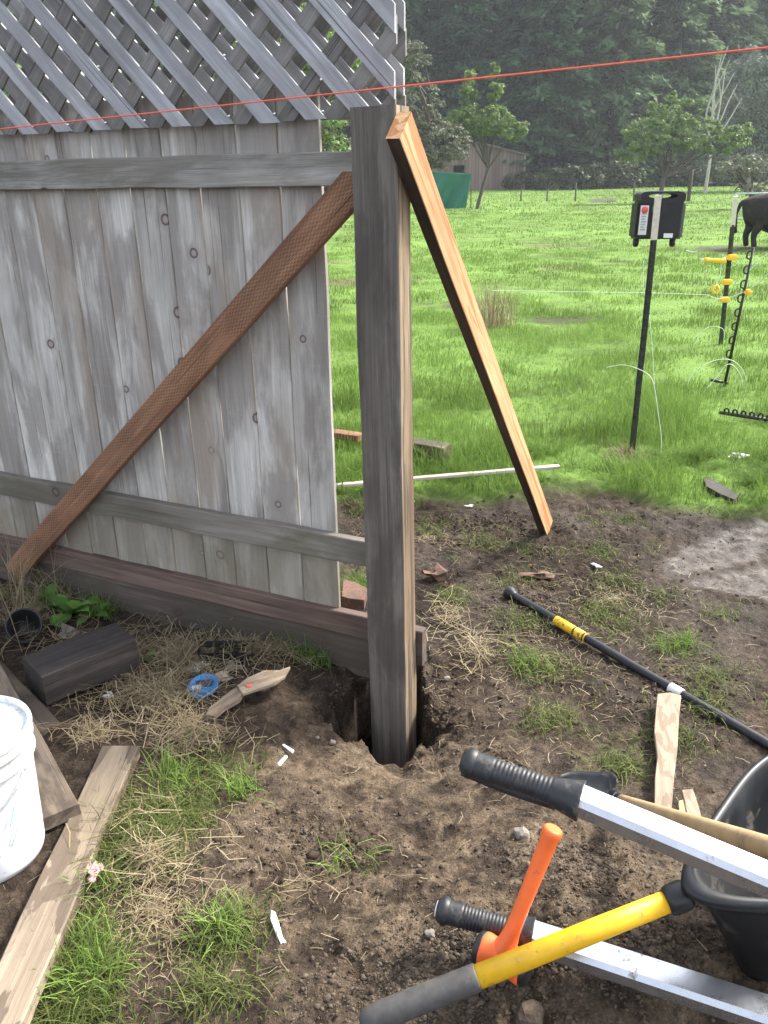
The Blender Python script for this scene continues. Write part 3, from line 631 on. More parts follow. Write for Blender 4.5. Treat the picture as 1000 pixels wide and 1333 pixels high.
lbx=rbox('label',-hw*.88,-hw*.55,-.004,-.0005,hz*.12,hz*.90,M_white,ch,Mch,0)
lathe('label_mark',(Mch@Vector((-hw*.715,-.0045,hz*.78)))[:],-cyv,[(.0001,0),(.019,0),(.019,.002),(.0001,.002)],M_red,lbx,20)
vs=[];fs=[]
for i in range(7):
    z=hz*(.66-.07*i); x0=-hw*.82; x1=-hw*(.62+.03*(i%3)); j=len(vs); vs+=[(x0,-.006,z),(x1,-.006,z),(x1,-.006,z+.008),(x0,-.006,z+.008)]; fs.append((j,j+1,j+2,j+3))
mesh('label_print',vs,fs,plain('grey_print',(.42,.44,.50),.6),lbx,M=Mch)
rbox('rating_label',hw*.18,hw*.55,-.004,-.0005,hz*.04,hz*.16,M_white,ch,Mch,0)
rbox('switch',-hw*.12,hw*.16,-.028,.0,hz*.62,hz*.92,M_blackpl,ch,Mch,.004)
rbox('switch_plate',-hw*.42,-hw*.32,-.01,.0,hz*.72,hz*.9,M_boxgrey,ch,Mch,.003)
for sx in (-.8,.72):
    lathe('foot',(Mch@Vector((hw*sx,.06,0)))[:],-cz,[(.018,0),(.018,.03),(.012,.045),(.0001,.045)],M_blackpl,ch,14)
b1=gp(938,448); t1=vp(957.5,256,b1[1]-.15)
tp2=tpost('metal_post',b1,t1,.046,'dark metal post with pale tip and yellow insulators beside the black cow','post',M_tpost,.28)
def ins(px,py,Y,w_,h_,parent,mat=M_insul):
    p=vp(px,py,Y); return rbox('insulator',-w_,w_,-.04,.03,-h_,h_,mat,parent,Matrix.Translation(Vector(p)),.012)
Y1=float(b1[1])-.1
for (x,y) in ((953,335),(946,367),(943,390)): ins(x,y,Y1-.04,.05,.026,tp2)
gt=empty('gate_handle',vp(928,339,Y1-.1),'yellow plastic gate handle sticking out left of the insulated post','gate handle')
tube('grip',[vp(917,338.5,Y1-.1),vp(921,338.5,Y1-.1),vp(940,340,Y1-.1),vp(944,339,Y1-.1)],[.03,.022,.022,.034],M_insul,gt); tube('hook',[vp(913,338,Y1-.1),vp(918,338.5,Y1-.1)],.012,M_white,gt)
gt=empty('gate_handle',vp(931.5,376,Y1-.1),'small yellow hook handle dangling on a wire left of the insulated post','gate handle')
tube('grip',curve_pts([vp(930,371,Y1-.1),vp(927,377,Y1-.1),vp(931,382,Y1-.1)],4),.014,M_insul,gt); tube('grip',curve_pts([vp(933,371,Y1-.1),vp(936,377,Y1-.1),vp(932,382,Y1-.1)],4),.014,M_insul,gt)
# step-in post
b2=gp(943,503); t2=vp(981,322,b2[1]-.05); sp=empty('step_in_post',b2,'leaning black plastic step-in post with clips and a foot peg, right edge','post')
d2=nrm(t2-b2); L2=np.linalg.norm(t2-b2); e2=-nrm(np.cross(d2,[0,1,0]))
tube('shaft',[b2-d2*.1,b2+d2*L2*.5,t2],[.013,.012,.010],M_blackpl,sp,8)
tube('foot_peg',[b2+d2*.03+e2*.10*0-e2*.12+Z3*.02,b2+d2*.03+e2*.02],.012,M_blackpl,sp,8)
for k in range(8):
    c=b2+d2*L2*(.22+.1*k); s_=-1
    tube('clip',curve_pts([c+e2*s_*.01,c+e2*s_*.034+d2*.010,c+e2*s_*.036+d2*.05,c+e2*s_*.012+d2*.062],3),.0065,M_blackpl,sp,6)
ins(973.5,380.5,b2[1]-.06,.026,.022,sp)
# lying step-in post
l0=gp(936,537,.05); l1=gp(1010,548,.05); ls=empty('step_in_post',l0,'black plastic step-in post lying flat in the grass at the right edge','post')
tube('shaft',[l0,l1],.013,M_blackpl,ls,8)
for k in range(6):
    c=l0+(l1-l0)*(.1+.15*k); tube('clip',curve_pts([c,c+Z3*.03+[.0,.0,0],c+Z3*.035+(l1-l0)*.06,c+(l1-l0)*.08],3),.007,M_blackpl,ls,6)
def wire(pts,Y,label,r=.0035,Y2=None):
    P_=[vp(x,y,Y+(0 if Y2 is None else (Y2-Y)*i/(len(pts)-1))) for i,(x,y) in enumerate(pts)]
    return tag(tube('poly_wire',curve_pts(P_,6),r,M_wire,n=5,caps=False),label,'wire','loose electric fence wires')
Y2_=float(b2[1])
wire([(893,522),(893,510),(899,492),(915,476),(936,468),(955,470),(968,484),(975,508),(985,528)],Y2_-.1,'pale wire looping in a high arc in front of the step-in post',.0028)
wire([(966,520),(967,502),(962,484),(948,474),(932,492),(915,512)],Y2_-.15,'pale wire forming the small inner loop at the step-in post',.0028)
wire([(976,352),(984,344),(990,338),(1003,328),(1030,318)],Y2_-.1,'white twisted wire running right from the top of the step-in post')
wire([(921,384),(935,389),(950,387),(966,381),(985,370),(1005,352)],Y1-.1,'white wire bowing between the insulated post and the right edge',.004,Y2_)
wire([(790,478),(812,475),(835,482),(848,492),(853,510),(857,540),(861,570),(860,600)],float(b0[1])-.1,'pale wire curving past the charger post down into the grass',.002)
wire([(838,340),(838,375),(845,410),(849,450),(852,500)],float(b0[1])+.05,'thin wire hanging down behind the charger post',.0018)
wire([(640,378),(760,380),(840,381),(925,384)],Y1,'thin fence wire strung across the pasture left of the insulated post',.0025)
wire([(905,448),(912,434),(925,425),(941,428),(943,440)],Y1,'short pale wire arching beside the foot of the insulated post',.003)
wire([(893,326),(902,328),(908,327)],float(b0[1]),'short white wire end hanging off the charger box',.002)
wire([(939,343),(937,360),(932,371)],Y1-.1,'short white wire between the two yellow gate handles',.004)
# ---------------- cow(s)
def cow(base,yaw,s=1.,label='',grp='black cattle'):
    sk=[('pelvis',(0,0,.92),.50,None),('mid',(.55,0,.82),.60,0),('chest',(1.15,0,.85),.56,1),('neck',(1.55,0,1.0),.28,2),('head',(1.9,0,.85),.17,3),('muz',(2.12,0,.66),.10,4),
        ('rump',(-.22,0,1.02),.34,0)]
    V_=[k[1] for k in sk];R_=[k[2] for k in sk];E_=[(k[3],i) for i,k in enumerate(sk) if k[3] is not None]
    def add(p,r,par): V_.append(p);R_.append(r);E_.append((par,len(V_)-1));return len(V_)-1
    for sg in (-1,1):
        a=add((-.16,.20*sg,.72),.21,0);a=add((-.06,.21*sg,.52),.13,a);a=add((-.20,.21*sg,.36),.085,a);a=add((-.16,.21*sg,.12),.07,a);add((-.12,.21*sg,.02),.08,a)
        a=add((1.1,.2*sg,.62),.17,2);a=add((1.09,.2*sg,.40),.10,a);a=add((1.1,.2*sg,.14),.07,a);add((1.13,.2*sg,.02),.078,a)
        add((1.60,.22*sg,1.05),.035,4)
    a=add((-.52,0,1.15),.06,6);a=add((-.62,0,.85),.035,a);a=add((-.60,0,.55),.04,a);add((-.59,0,.36),.06,a)
    me=bpy.data.meshes.new('cow'); me.from_pydata([(x*s,y*s,z*s) for x,y,z in V_],E_,[]); me.materials.append(M_cow); o=bpy.data.objects.new('cow',me); COL.link(o)
    o.modifiers.new('Skin','SKIN'); sv=me.skin_vertices[0].data
    for i,r in enumerate(R_): sv[i].radius=(r*s,r*s); sv[i].use_root=(i==0)
    sb=o.modifiers.new('Sub','SUBSURF'); sb.levels=2; sb.render_levels=2
    o.location=base; o.rotation_euler=(0,0,yaw); return tag(o,label,'cow')
cb=gp(963,323); cow((cb[0]+.34,cb[1],cb[2]),math.radians(4),.86,'black cow seen from the rear flank standing in the pasture at the right edge')
cb2=gp(1015,312); cow((cb2[0]+.6,cb2[1],cb2[2]),math.radians(30),.85,'black cow half hidden behind the nearer cow at the right edge')
# metal gate behind cow
q0=vp(959,252,27.);q1=vp(1075,249,27.); gz=float(gh(q0[0],27.)); mg=empty('metal_gate',(q0[0],27,gz),'galvanised tubular metal gate behind the black cow','gate')
for k in range(5): 
    z=q0[2]-k*.24; tube('bar',[(q0[0],27,z),(q1[0],27,z)],.025,M_steel,mg,8)
for k in range(4):
    x=q0[0]+(q1[0]-q0[0])*k/3; tube('upright',[(x,27.04,gz-.1),(x,27.04,q0[2]+.01)],.03,M_steel,mg,8)
# ---------------- barn, tarp, far posts
def barn():
    Y=79.; a=vp(560,250,Y);b=vp(682,250,Y); z0=float(gh(a[0],Y))-.1; x0,x1=a[0],b[0]; zt=vp(682,200,Y)[2]; zp=vp(650,186,Y)[2]; dpt=5.5
    t=empty('barn',((x0+x1)/2,Y,z0),'old grey board barn with a sagging low roof at the far edge of the pasture','barn')
    O=Matrix.Translation(Vector((x0,Y,z0))); w_=x1-x0; h=zt-z0; hp=zp-z0; dx0,dx1=w_*.24,w_*.36; dh0,dh=h*.35,h*.72
    # walls with doorway
    vs=[(0,0,0),(dx0,0,0),(dx0,0,dh),(dx1,0,dh),(dx1,0,0),(w_,0,0),(w_,0,h),(w_*.5,0,hp),(0,0,h),(w_,dpt,0),(w_,dpt,h),(w_*.5,dpt,hp),(0,dpt,h),(0,dpt,0)]
    fs=[(0,1,2,3,4,5,6,7,8),(5,9,10,6),(13,12,8,0)[::1],(9,13,12,11,10)]
    fs[0]=(0,1,2,8);fs+= [(2,3,6,7,8),(3,4,5,6)]
    o=mesh('wall',vs,fs,M_barn,t,M=O); md=o.modifiers.new('s','SOLIDIFY'); md.thickness=.08; md.offset=1
    vs=[];fs=[]
    vs=[(-.4,-.4,h-.1),(w_*.5,-.4,hp+.12),(w_+.4,-.4,h-.1),(w_+.4,dpt+.4,h-.1),(w_*.5,dpt+.4,hp+.12),(-.4,dpt+.4,h-.1)]; fs=[(0,1,4,5),(1,2,3,4)]
    o=mesh('roof',vs,fs,M_roof,t,M=O); md=o.modifiers.new('s','SOLIDIFY'); md.thickness=.12
    rbox('door_frame',dx0-.12,dx0,-.13,.0,0,dh,M_barn,t,O,0); rbox('door_frame',dx1,dx1+.12,-.13,.0,0,dh,M_barn,t,O,0); rbox('lintel',dx0-.12,dx1+.12,-.16,-.01,dh,dh+.15,M_barn,t,O,0)
    rbox('corner_board',w_-.12,w_+.04,-.12,-.01,0,h,plain('pale_corner_board',(.36,.30,.27),.9),t,O,0)
barn()
def tarp():
    Y=46.; P0=vp(556,223,Y);P1=vp(614,226,Y);P2=vp(606,275,Y);P3=vp(560,262,Y); n=24; vs=[]
    for i in range(n+1):
        for j in range(n+1):
            a=i/n;b=j/n; p=(P0*(1-a)+P1*a)*(1-b)+(P3*(1-a)+P2*a)*b; p=p+np.array([0,.12*math.sin(a*9+b*3)+.1*math.sin(a*23+b*7)*b,-.15*math.sin(a*math.pi)*(b)]); p[0]-=.25*b*math.sin(a*3.1); vs.append(p)
    fs=[(i*(n+1)+j,(i+1)*(n+1)+j,(i+1)*(n+1)+j+1,i*(n+1)+j+1) for i in range(n) for j in range(n)]
    o=mesh('tarp',vs,fs,M_tarp,smooth=True); md=o.modifiers.new('s','SOLIDIFY'); md.thickness=.01; tag(o,'green tarp sheet hung up between the trees in front of the barn','tarp')
    for x,l in ((557,'thin dark stake at the left edge of the green tarp'),(614,'thin dark stake at the right edge of the green tarp')):
        p=vp(x,222,Y+.06); tag(tube('tarp_stake',[(p[0],p[1],float(gh(p[0],p[1]))-.1),tuple(p)],.03,M_bark,n=6),l,'stake')
tarp()
for i,(x,y0,y1,l) in enumerate(((712,262,248,'thin far fence post right of the barn'),(749,262,240,'thin far fence post left of the broad leafy tree'),(825,262,238,'thin far fence post under the broad leafy tree'),(678,262,247,'thin far fence post at the barn corner'))):
    p=gp(x,y0); q=vp(x+1,y1-2,p[1]); tag(tube('far_post',[p-Z3*.1,q],.05,M_bark,n=6),l,'post')
p=gp(896,262); q=vp(901,220,p[1]); tag(tube('wooden_post',[p-Z3*.1,q],.11,M_bark,n=8),'weathered wooden post right of the broad leafy tree trunk','post')
p=gp(768,264);q=gp(802,263); tag(board('pale_plank',p+Z3*.12,q+Z3*.12,Z3,.22,.06,W_pale),'pale plank lying on the far edge of the pasture','plank')
# ---------------- trees
def leafcloud(name,C0,R,n,size,mat,parent,M,flat=.6,clumps=40,hollow=.35):
    """many leaf quads in clumps inside an ellipsoid list C0=[(center,radii,weight)]"""
    cs=[]
    wts=np.array([c[2] for c in C0],float); wts/=wts.sum()
    for k in range(clumps):
        c=C0[RNG.choice(len(C0),p=wts)]; d=RNG.normal(0,1,3); d/=np.linalg.norm(d); r=RNG.random()**.33*(1-hollow)+hollow*RNG.random()**.2
        cs.append(np.array(c[0])+d*np.array(c[1])*r)
    cs=np.array(cs); cr=R*RNG.uniform(.5,1.3,clumps); k=RNG.integers(0,clumps,n); d=RNG.normal(0,1,(n,3)); d/=np.linalg.norm(d,axis=1)[:,None]
    P=cs[k]+d*cr[k][:,None]*(RNG.random(n)**.45)[:,None]*np.array([1,1,flat])
    nn=d*.6+RNG.normal(0,.6,(n,3))+np.array([0,0,.5]); nn/=np.linalg.norm(nn,axis=1)[:,None]
    a=np.cross(nn,RNG.normal(0,1,(n,3))); a/=np.linalg.norm(a,axis=1)[:,None]; b=np.cross(nn,a); s=(size*RNG.uniform(.6,1.4,n))[:,None]
    vs=np.stack([P-a*s*.5,P+b*s*.28,P+a*s*.5,P-b*s*.28],1).reshape(-1,3); f=(np.arange(n)[:,None]*4+np.array([0,1,2,3]))
    rk=RNG.random(clumps); rnd=np.repeat(np.clip(.5*rk[k]+.5*RNG.random(n),0,1),4)
    return mesh(name,vs,f,mat,parent,M=M,attrs=dict(rnd=rnd)),cs
def limbs(name,base,targets,r0,fork,mat,parent,M,rt=.02):
    vs=[];fs=[]
    def seg(P_,R_,n=7):
        b=len(vs)
        for i,p in enumerate(P_):
            d=nrm(P_[min(i+1,len(P_)-1)]-P_[max(i-1,0)]); r=np.array([1.,0,0]) if abs(d[0])<.8 else np.array([0,1.,0]); u_=nrm(np.cross(d,r)); w_=np.cross(d,u_)
            for j in range(n): a=6.283*j/n; vs.append(p+R_[i]*(math.cos(a)*u_+math.sin(a)*w_))
        for i in range(len(P_)-1):
            for j in range(n): fs.append((b+i*n+j,b+i*n+(j+1)%n,b+(i+1)*n+(j+1)%n,b+(i+1)*n+j))
    base=np.array(base,float); fork=np.array(fork,float)
    jj=lambda s:RNG.normal(0,s,3)
    P_=[base,base*.6+fork*.4+jj(.05)*r0*4,fork]; seg(curve_pts(P_,4),list(np.linspace(r0,r0*.7,9)))
    for t in targets:
        t=np.array(t,float); m1=fork*.6+t*.4+jj(.07)*np.linalg.norm(t-fork)+Z3*.08*np.linalg.norm(t-fork); c=curve_pts([fork,m1,t],5); seg(c,list(np.linspace(r0*.5,rt,len(c))),5)
    return mesh(name,vs,fs,mat,parent,smooth=True,M=M)
def tree(name,base,spec,fork,r0,n,size,R,mat,bark,label,cat='tree',group=None,clumps=50,ntar=14,flat=.6):
    t=empty(name,base,label,cat,group); M=Matrix.Translation(Vector(base))
    cr,cs=leafcloud('crown',spec,R,n,size,mat,t,M,flat,clumps)
    limbs('trunk',(0,0,-.2),cs[RNG.permutation(len(cs))[:ntar]],r0,fork,bark,t,M); return t
# conifers
def conifer_mesh(h,seed,nlev=34,n_leaf=9000,wid=.2):
    r=np.random.default_rng(seed); Ps=[];Ds=[];Ss=[];Bs=[]
    per=n_leaf//nlev//9
    for L in range(nlev):
        z=h*(.05+.95*L/nlev); rad=h*wid*(1-(L/nlev))**.8+.25; nb=9
        for b in range(nb):
            a=r.random()*6.283; rr=rad*r.uniform(.55,1.15); tt=np.sort(r.random(per)**.6); 
            droop=-.28*rr*tt**1.4+ .12*rr*tt; side=r.normal(0,.085,per)*rr*(.3+tt); 
            d=np.array([math.cos(a),math.sin(a)]); pxy=d[None]*(rr*tt)[:,None]+np.array([-d[1],d[0]])[None]*side[:,None]
            zz=z+r.normal(0,.25)+droop*1.2+r.normal(0,.16,per)
            Ps.append(np.column_stack([pxy,zz])); dd=np.column_stack([pxy/np.maximum(.2,np.linalg.norm(pxy,axis=1))[:,None]+r.normal(0,.5,(per,2)),-.35+r.normal(0,.35,per)]); Ds.append(dd); Ss.append(np.full(per,h/26*r.uniform(.5,.85))); Bs.append(np.full(per,r.random()))
    P=np.concatenate(Ps);D=np.concatenate(Ds);D/=np.linalg.norm(D,axis=1)[:,None];s=np.concatenate(Ss)[:,None]*r.uniform(.5,1.1,(len(P),1))
    sd_=np.cross(D,np.array([0,0,1.])+r.normal(0,.45,(len(P),3))); sd_/=np.linalg.norm(sd_,axis=1)[:,None]
    vs=np.stack([P-D*s*.45,P+sd_*s*.22,P+D*s*.75,P-sd_*s*.22],1).reshape(-1,3); f=np.arange(len(P))[:,None]*4+np.array([0,1,2,3])
    lev=np.clip(.6*np.concatenate(Bs)+.4*r.random(len(P)),0,1); return vs,f,np.repeat(lev,4)
def make_conifer(seed,mat):
    t=empty('conifer_tree',(0,0,0),'x','tree'); vs,f,rn=conifer_mesh(26.,seed,30,24000,.2)
    mesh('crown',vs,f,mat,t,attrs=dict(rnd=rn)); tube('trunk',[(0,0,-1.),(0,0,12),(0,0,25)],[.5,.3,.05],M_bark2,t,8); return t
protos=[make_conifer(1,M_con),make_conifer(2,M_con),make_conifer(3,M_con2)]
used=[False]*3
def place_conifer(k,x,y,s,rz,label):
    if not used[k]: r=protos[k]; used[k]=True
    else:
        r=protos[k].copy(); COL.link(r)
        for c in protos[k].children: d=c.copy(); COL.link(d); d.parent=r
    r.location=(x,y,float(gh(x,y))-.2); r.scale=(s*random.uniform(.95,1.2),s*random.uniform(.95,1.2),s); r.rotation_euler=(0,0,rz)
    r['label']=label; r['category']='tree'; r['group']='dark conifers along the far forest edge'
def lab(px):
    if px<520: return 'dark conifer of the forest edge glimpsed behind the fence lattice'
    if px<600: return 'dark conifer rising above the green tarp'
    if px<690: return 'tall dark conifer directly behind the old barn'
    if px<780: return 'tall dark conifer between the barn and the broad leafy tree'
    if px<880: return 'grey green conifer behind the broad leafy tree'
    return 'pale conifer fading into the bright upper right corner'
i=0
for (px,Y,k,s) in ((90,88,0,1.),(200,92,1,1.1),(320,84,0,1.),(420,90,1,1.1),(500,84,0,1.0),(552,90,1,1.2),(598,86,0,.95),(640,93,1,1.25),(668,86,0,.8),(700,84,1,1.05),(742,88,0,1.15),(790,84,2,1.1),(838,90,1,1.2),(866,86,2,.95),(905,92,2,1.2),(950,96,0,1.2),(1000,98,2,1.3),(1060,96,1,1.2)):
    p=vp(px,240,float(Y)); place_conifer(k,p[0],Y,s,random.random()*6,lab(px))
for (px,Y,k,s) in ((-20,104,0,1.3),(130,106,1,1.4),(270,106,0,1.4),(380,108,1,1.4),(470,106,1,1.5),(530,108,0,1.6),(620,110,1,1.6),(715,108,0,1.6),(770,106,1,1.5),(815,108,0,1.5),(880,112,1,1.6),(930,114,0,1.6),(985,116,1,1.6),(1050,116,0,1.6)):
    p=vp(px,240,float(Y)); place_conifer(k,p[0],Y,s,random.random()*6,lab(px)+', in the second row')
# orchard trees
def at(px,py): p=gp(px,py); return (p[0],p[1],p[2])
def m2(pxs,base): return pxs*base[1]/(F*math.cos(PITCH)*1.02)
b=at(620,272); k=b[1]/F/.96
tree('apple_tree',b,[((.2*1,0,4.1*1),(1.55,1.3,.75),5),((-.45,0,5.3),(.3,.3,1.),1),((.75,0,5.7),(.28,.3,1.1),1),((1.6,0,3.6),(.9,.8,.5),1.5),((-.8,0,4.2),(.8,.8,.5),1)],(.55,0,1.9),.11,9000,.15,.26,M_leaf,M_bark,'small apple tree with upright shoots standing right of the green tarp',clumps=150,ntar=11)
b=at(566,276)
tree('lichen_tree',b,[((-.9,0,4.6),(1.2,1.2,2.0),4),((.2,0,3.0),(1.5,1.2,1.1),5),((-1.4,0,6.5),(1.2,1.,.7),2)],(-.3,0,1.8),.17,13000,.12,.3,M_leafgrey,M_bark,'grey green lichen-covered tree directly right of the post top',clumps=170,ntar=26)
b=at(857,264); 
tree('broadleaf_tree',b,[((-.4,0,3.4),(2.1,1.5,1.1),5),((2.2,0,3.3),(2.2,1.2,.95),4),((.5,0,4.7),(1.5,1.2,.9),2.5),((3.4,0,3.1),(1.4,1.,.6),1.5),((-1.5,0,2.7),(1.1,1,.6),1.2),((4.,0,3.7),(.7,.6,.4),.5)],(.15,0,1.3),.16,20000,.15,.3,M_leaf,M_bark,'broad bright leafy tree rising above the black charger box',clumps=230,ntar=14)
b=at(975,272)
tree('shrub',b,[((0,0,1.7),(1.6,1.,.45),4),((.6,0,1.0),(1.2,1,.6),2)],(0,0,.7),.09,2600,.15,.35,M_leafgrey,M_bark,'bushy pale shrub above the metal gate at the right edge','shrub',clumps=40)
p=vp(975,240,66.); b=(p[0],66.,float(gh(p[0],66)))
tree('willow_tree',b,[((0.5,0,6.),(4.2,2.5,4.0),4),((2.5,0,9.),(4.,2.5,2.5),3),((-1.5,0,3.),(3,2,2),2)],(0,0,3),.3,42000,.2,1.0,M_leafmist,M_palebark,'misty pale grey-green tree filling the upper right corner',clumps=120,ntar=40,flat=.8)
# bare pale tree
def bare():
    p=vp(922,215,62.); b=np.array((p[0],62.,float(gh(p[0],62)))); t=empty('bare_tree',b,'leafless pale branching tree against the dark conifers at upper right','tree')
    tg=[vp(x,y,62.+random.uniform(-1,1))-b for (x,y) in ((928,118),(936,100),(944,92),(950,78),(940,70),(956,95),(960,110),(932,85),(948,60),(966,128),(925,140))]
    limbs('trunk',(0,0,-.2),tg,.14,(.1,0,3.2),M_palebark,t,Matrix.Translation(Vector(b)),.03)
bare()
# brambles along forest edge + shrubs near fence gap
for (px,Y,w_,h_,l) in ((700,78,3.2,1.6,'dark bramble thicket beside the right corner of the barn'),(745,76,3.5,1.8,'dark bramble thicket in the gap between two far fence posts'),(795,77,3.2,2.2,'dark bramble thicket left of the broad leafy tree trunk'),(870,80,3.5,1.8,'dark bramble thicket right of the broad leafy tree trunk'),(925,80,3.2,1.8,'dark bramble thicket left of the metal gate'),(990,80,4.,2.,'dark bramble thicket at the right edge beyond the cows'),(520,78,4.,2.,'dark bramble thicket behind the post, left of the tarp')):
    p=vp(px,240,float(Y)); b=(p[0],Y,float(gh(p[0],Y)))
    tree('bramble',b,[((0,0,h_*.4),(w_,1.5,h_*.6),1)],(0,0,.6),.06,3200,.28,.6,M_leafdk,M_bark,l,'bush','brambles along the forest edge',clumps=40,ntar=8)
p=vp(438,190,30.); b=(p[0],30.,float(gh(p[0],30)))
tree('hedge_bush',b,[((0,0,2.1),(1.0,1.,1.1),1),((-.3,0,1.4),(1.2,1,.9),1)],(0,0,.8),.1,5000,.14,.35,M_leafdk,M_bark,'dark green bush seen in the gap between fence boards and post','bush',clumps=60)
for (px,l) in ((380,'yellowish leafy tree glimpsed through the lattice right end'),(190,'yellowish leafy tree glimpsed through the lattice middle'),(20,'yellowish leafy tree glimpsed through the lattice left end')):
    p=vp(px,180,24.); b=(p[0],24.,float(gh(p[0],24)))
    tree('leafy_tree',b,[((0,0,4.),(2.1,1.5,1.8),1),((0,0,2.4),(1.6,1.2,1.),.6)],(0,0,1.3),.13,5000,.15,.4,M_leaf,M_bark,l,'tree','leafy trees behind the lattice',clumps=60)
# rush tuft in the field
q=gp(640,425); n=160; T=np.repeat(q[None],n,0); T[:,:2]+=RNG.normal(0,.13,(n,2)); T[:,2]=gh(T[:,0],T[:,1])
blades('rush_tuft',T,RNG.uniform(.25,.6,n),RNG.uniform(.006,.01,n),np.abs(RNG.normal(.35,.2,n)),M_straw,label='tall seedy rush tuft in the pasture right of the leaning timber',cat='rushes',kind=None)
q=gp(815,600); n=260; T=np.repeat(q[None],n,0); T[:,:2]+=RNG.normal(0,.06,(n,2)); T[:,2]=gh(T[:,0],T[:,1])
blades('dead_tuft',T,RNG.uniform(.05,.14,n),RNG.uniform(.003,.005,n),np.abs(RNG.normal(.9,.4,n)),M_straw,label='brown dead grass tuft at the foot of the charger post',cat='dead grass',kind=None)

# ---------------- timber and litter on the left
def flat(px,py,z): return g(px,py,z)
zb=.45
e0=g(41,868,zb-.02);e1=g(163,821,zb-.02); wv=g(56,881,zb-.02)-g(26,856,zb-.02)
o=board('timber_offcut',e0-Z3*.06,e1-Z3*.06,wv,np.linalg.norm(wv)*.95,.125,W_dark,ch=.008,wob=.009,seg=24); tag(o,'short thick dark squared timber offcut lying in front of the fence','timber')
def plank_px(name,a,b,wside,w,t,z,mat,label,cat='plank',ch=.003,wob=.004,group=None):
    """a->b pixel ends of the top face's right edge, board extends to the left by w"""
    P0=g(a[0],a[1],z);P1=g(b[0],b[1],z); ez=nrm(P1-P0); sd_=nrm(np.cross(Z3,ez))*wside
    o=board(name,P0+sd_*w/2-Z3*t/2,P1+sd_*w/2-Z3*t/2,sd_,w,t,mat,ch=ch,wob=wob); return tag(o,label,cat,group)
plank_px('plank',(103,1046),(-45,782),1,.16,.042,.385,W_oldplank,'wide grey brown plank reaching out behind the white bucket')
plank_px('plank',(79,941),(2,860),1,.13,.036,.33,W_oldplank,'reddish brown short plank under the dark timber offcut')
a=g(158,978,.325);b=g(-30,1400,.34); 
o=board('plank',a,b,nrm(np.cross(Z3,nrm(b-a))),.115,.042,W_plank,ch=.004,wob=.006); tag(o,'long pale plank with wet brown patches lying across the lower left corner','plank')
# bucket
bp=gp(-14,1106); bz=float(gh(bp[0],bp[1])); bk=empty('bucket',(bp[0],bp[1],bz),'white plastic bucket with smudges at the left edge of the picture','bucket')
bt=nrm([.0,.03,1]); P0=(bp[0],bp[1],bz-.01)
lathe('body',P0,bt,[(.128,.0),(.138,.004),(.142,.02),(.1440,.08),(.152,.30),(.1525,.302),(.161,.303),(.162,.308),(.155,.312),(.156,.345),(.162,.347),(.163,.353),(.157,.357),(.158,.378),(.1535,.378),(.148,.30),(.138,.03),(.0001,.025)],M_bucket,bk,64)
o=lathe('rim',P0,bt,[(.1585,.372),(.1635,.375),(.165,.381),(.163,.389),(.158,.392),(.153,.389),(.1515,.381),(.1535,.374)],M_bucket,bk,64)
tube('wire_handle',[np.array(P0)+np.array([.157*math.cos(a),.157*math.sin(a)*.9,.30-.09*math.sin(a)*0]) + np.array([0,-.012,-.10*math.sin(a-math.pi)]) for a in np.linspace(math.pi*1.02,math.pi*1.98,18)],.0025,M_steel,bk,6)
for k,(a0,z0,dx_,dz_) in enumerate(((-.62,.17,.10,.045),(-.66,.11,.12,.04))):
    pts_=[]
    for i in range(9):
        t=i/8; an=a0+dx_*t*1.2; r_=.145+.028*(z0+dz_*t)+.0016; pts_.append(np.array(P0)+np.array([r_*math.cos(an),r_*math.sin(an),z0+dz_*t+.004*math.sin(t*20)]))
    tube('pen_mark',pts_,.0012,plain('teal_marker',(.25,.60,.55),.6) if k==0 else bpy.data.materials['teal_marker'],bk,5)
# pot
pp=gp(36,832); pa_=nrm([.25,-.62,.5]); o=lathe('plant_pot',pp+Z3*.055-pa_*.07,pa_,[(.0001,0),(.045,0),(.047,.004),(.062,.10),(.068,.10),(.069,.125),(.064,.126),(.061,.12),(.044,.006),(.0001,.006)],M_blackpl,None,32); tag(o,'black plastic plant pot tipped over in dry grass near the left edge','plant pot')
# pvc pipe
q=g(9,706,.42); o=lathe('pipe',q,(-.9,.35,.02),[(.026,0),(.026,.5),(.022,.5),(.022,.003)],M_pvc,None,24); lathe('x',q,(1,0,0),[(.001,0),(.001,.001)],M_pvc) if 0 else None
tag(o,'pale green pipe end poking in at the left edge by the fence','pipe')
q=g(-6,690,.36); o=board('red_board',q+np.array([-.25,.1,-.1]),q+Z3*.09,[0,0,1],.10,.03,W_kick); tag(o,'reddish brown board end behind the pipe at the left edge','board')
# cell tray
c=gp(296,858); ex=nrm([1,-.02,0]); ey=nrm([.02,1,.0]); ct=empty('cell_tray',c,'black plastic three-cell seedling tray half buried in straw','tray')
M=frame(c+Z3*.03,ex,ey,Z3); cw=.070
for k in range(3):
    x0=(k-1.5)*cw; vs=[];fs=[]
    a=.003
    for (q,z) in ((0,.025),(a,.025),(.012,-.025)):
        vs+=[(x0+q,-.045+q,z),(x0+cw-q,-.045+q,z),(x0+cw-q,.045-q,z),(x0+q,.045-q,z)]
    fs=[(i,(i+1)%4,4+(i+1)%4,4+i) for i in range(4)]+[(4+i,4+(i+1)%4,8+(i+1)%4,8+i) for i in range(4)]+[(8,9,10,11)]
    o=mesh('cell',vs,fs,M_blackpl,ct,M=M); md=o.modifiers.new('s','SOLIDIFY'); md.thickness=.002
    lathe('cell_ring',(M@Vector((x0+cw/2,0,-.024)))[:],Z3,[(.018,0),(.022,0),(.022,.008),(.018,.008),(.018,0)],M_blackpl,ct,16)
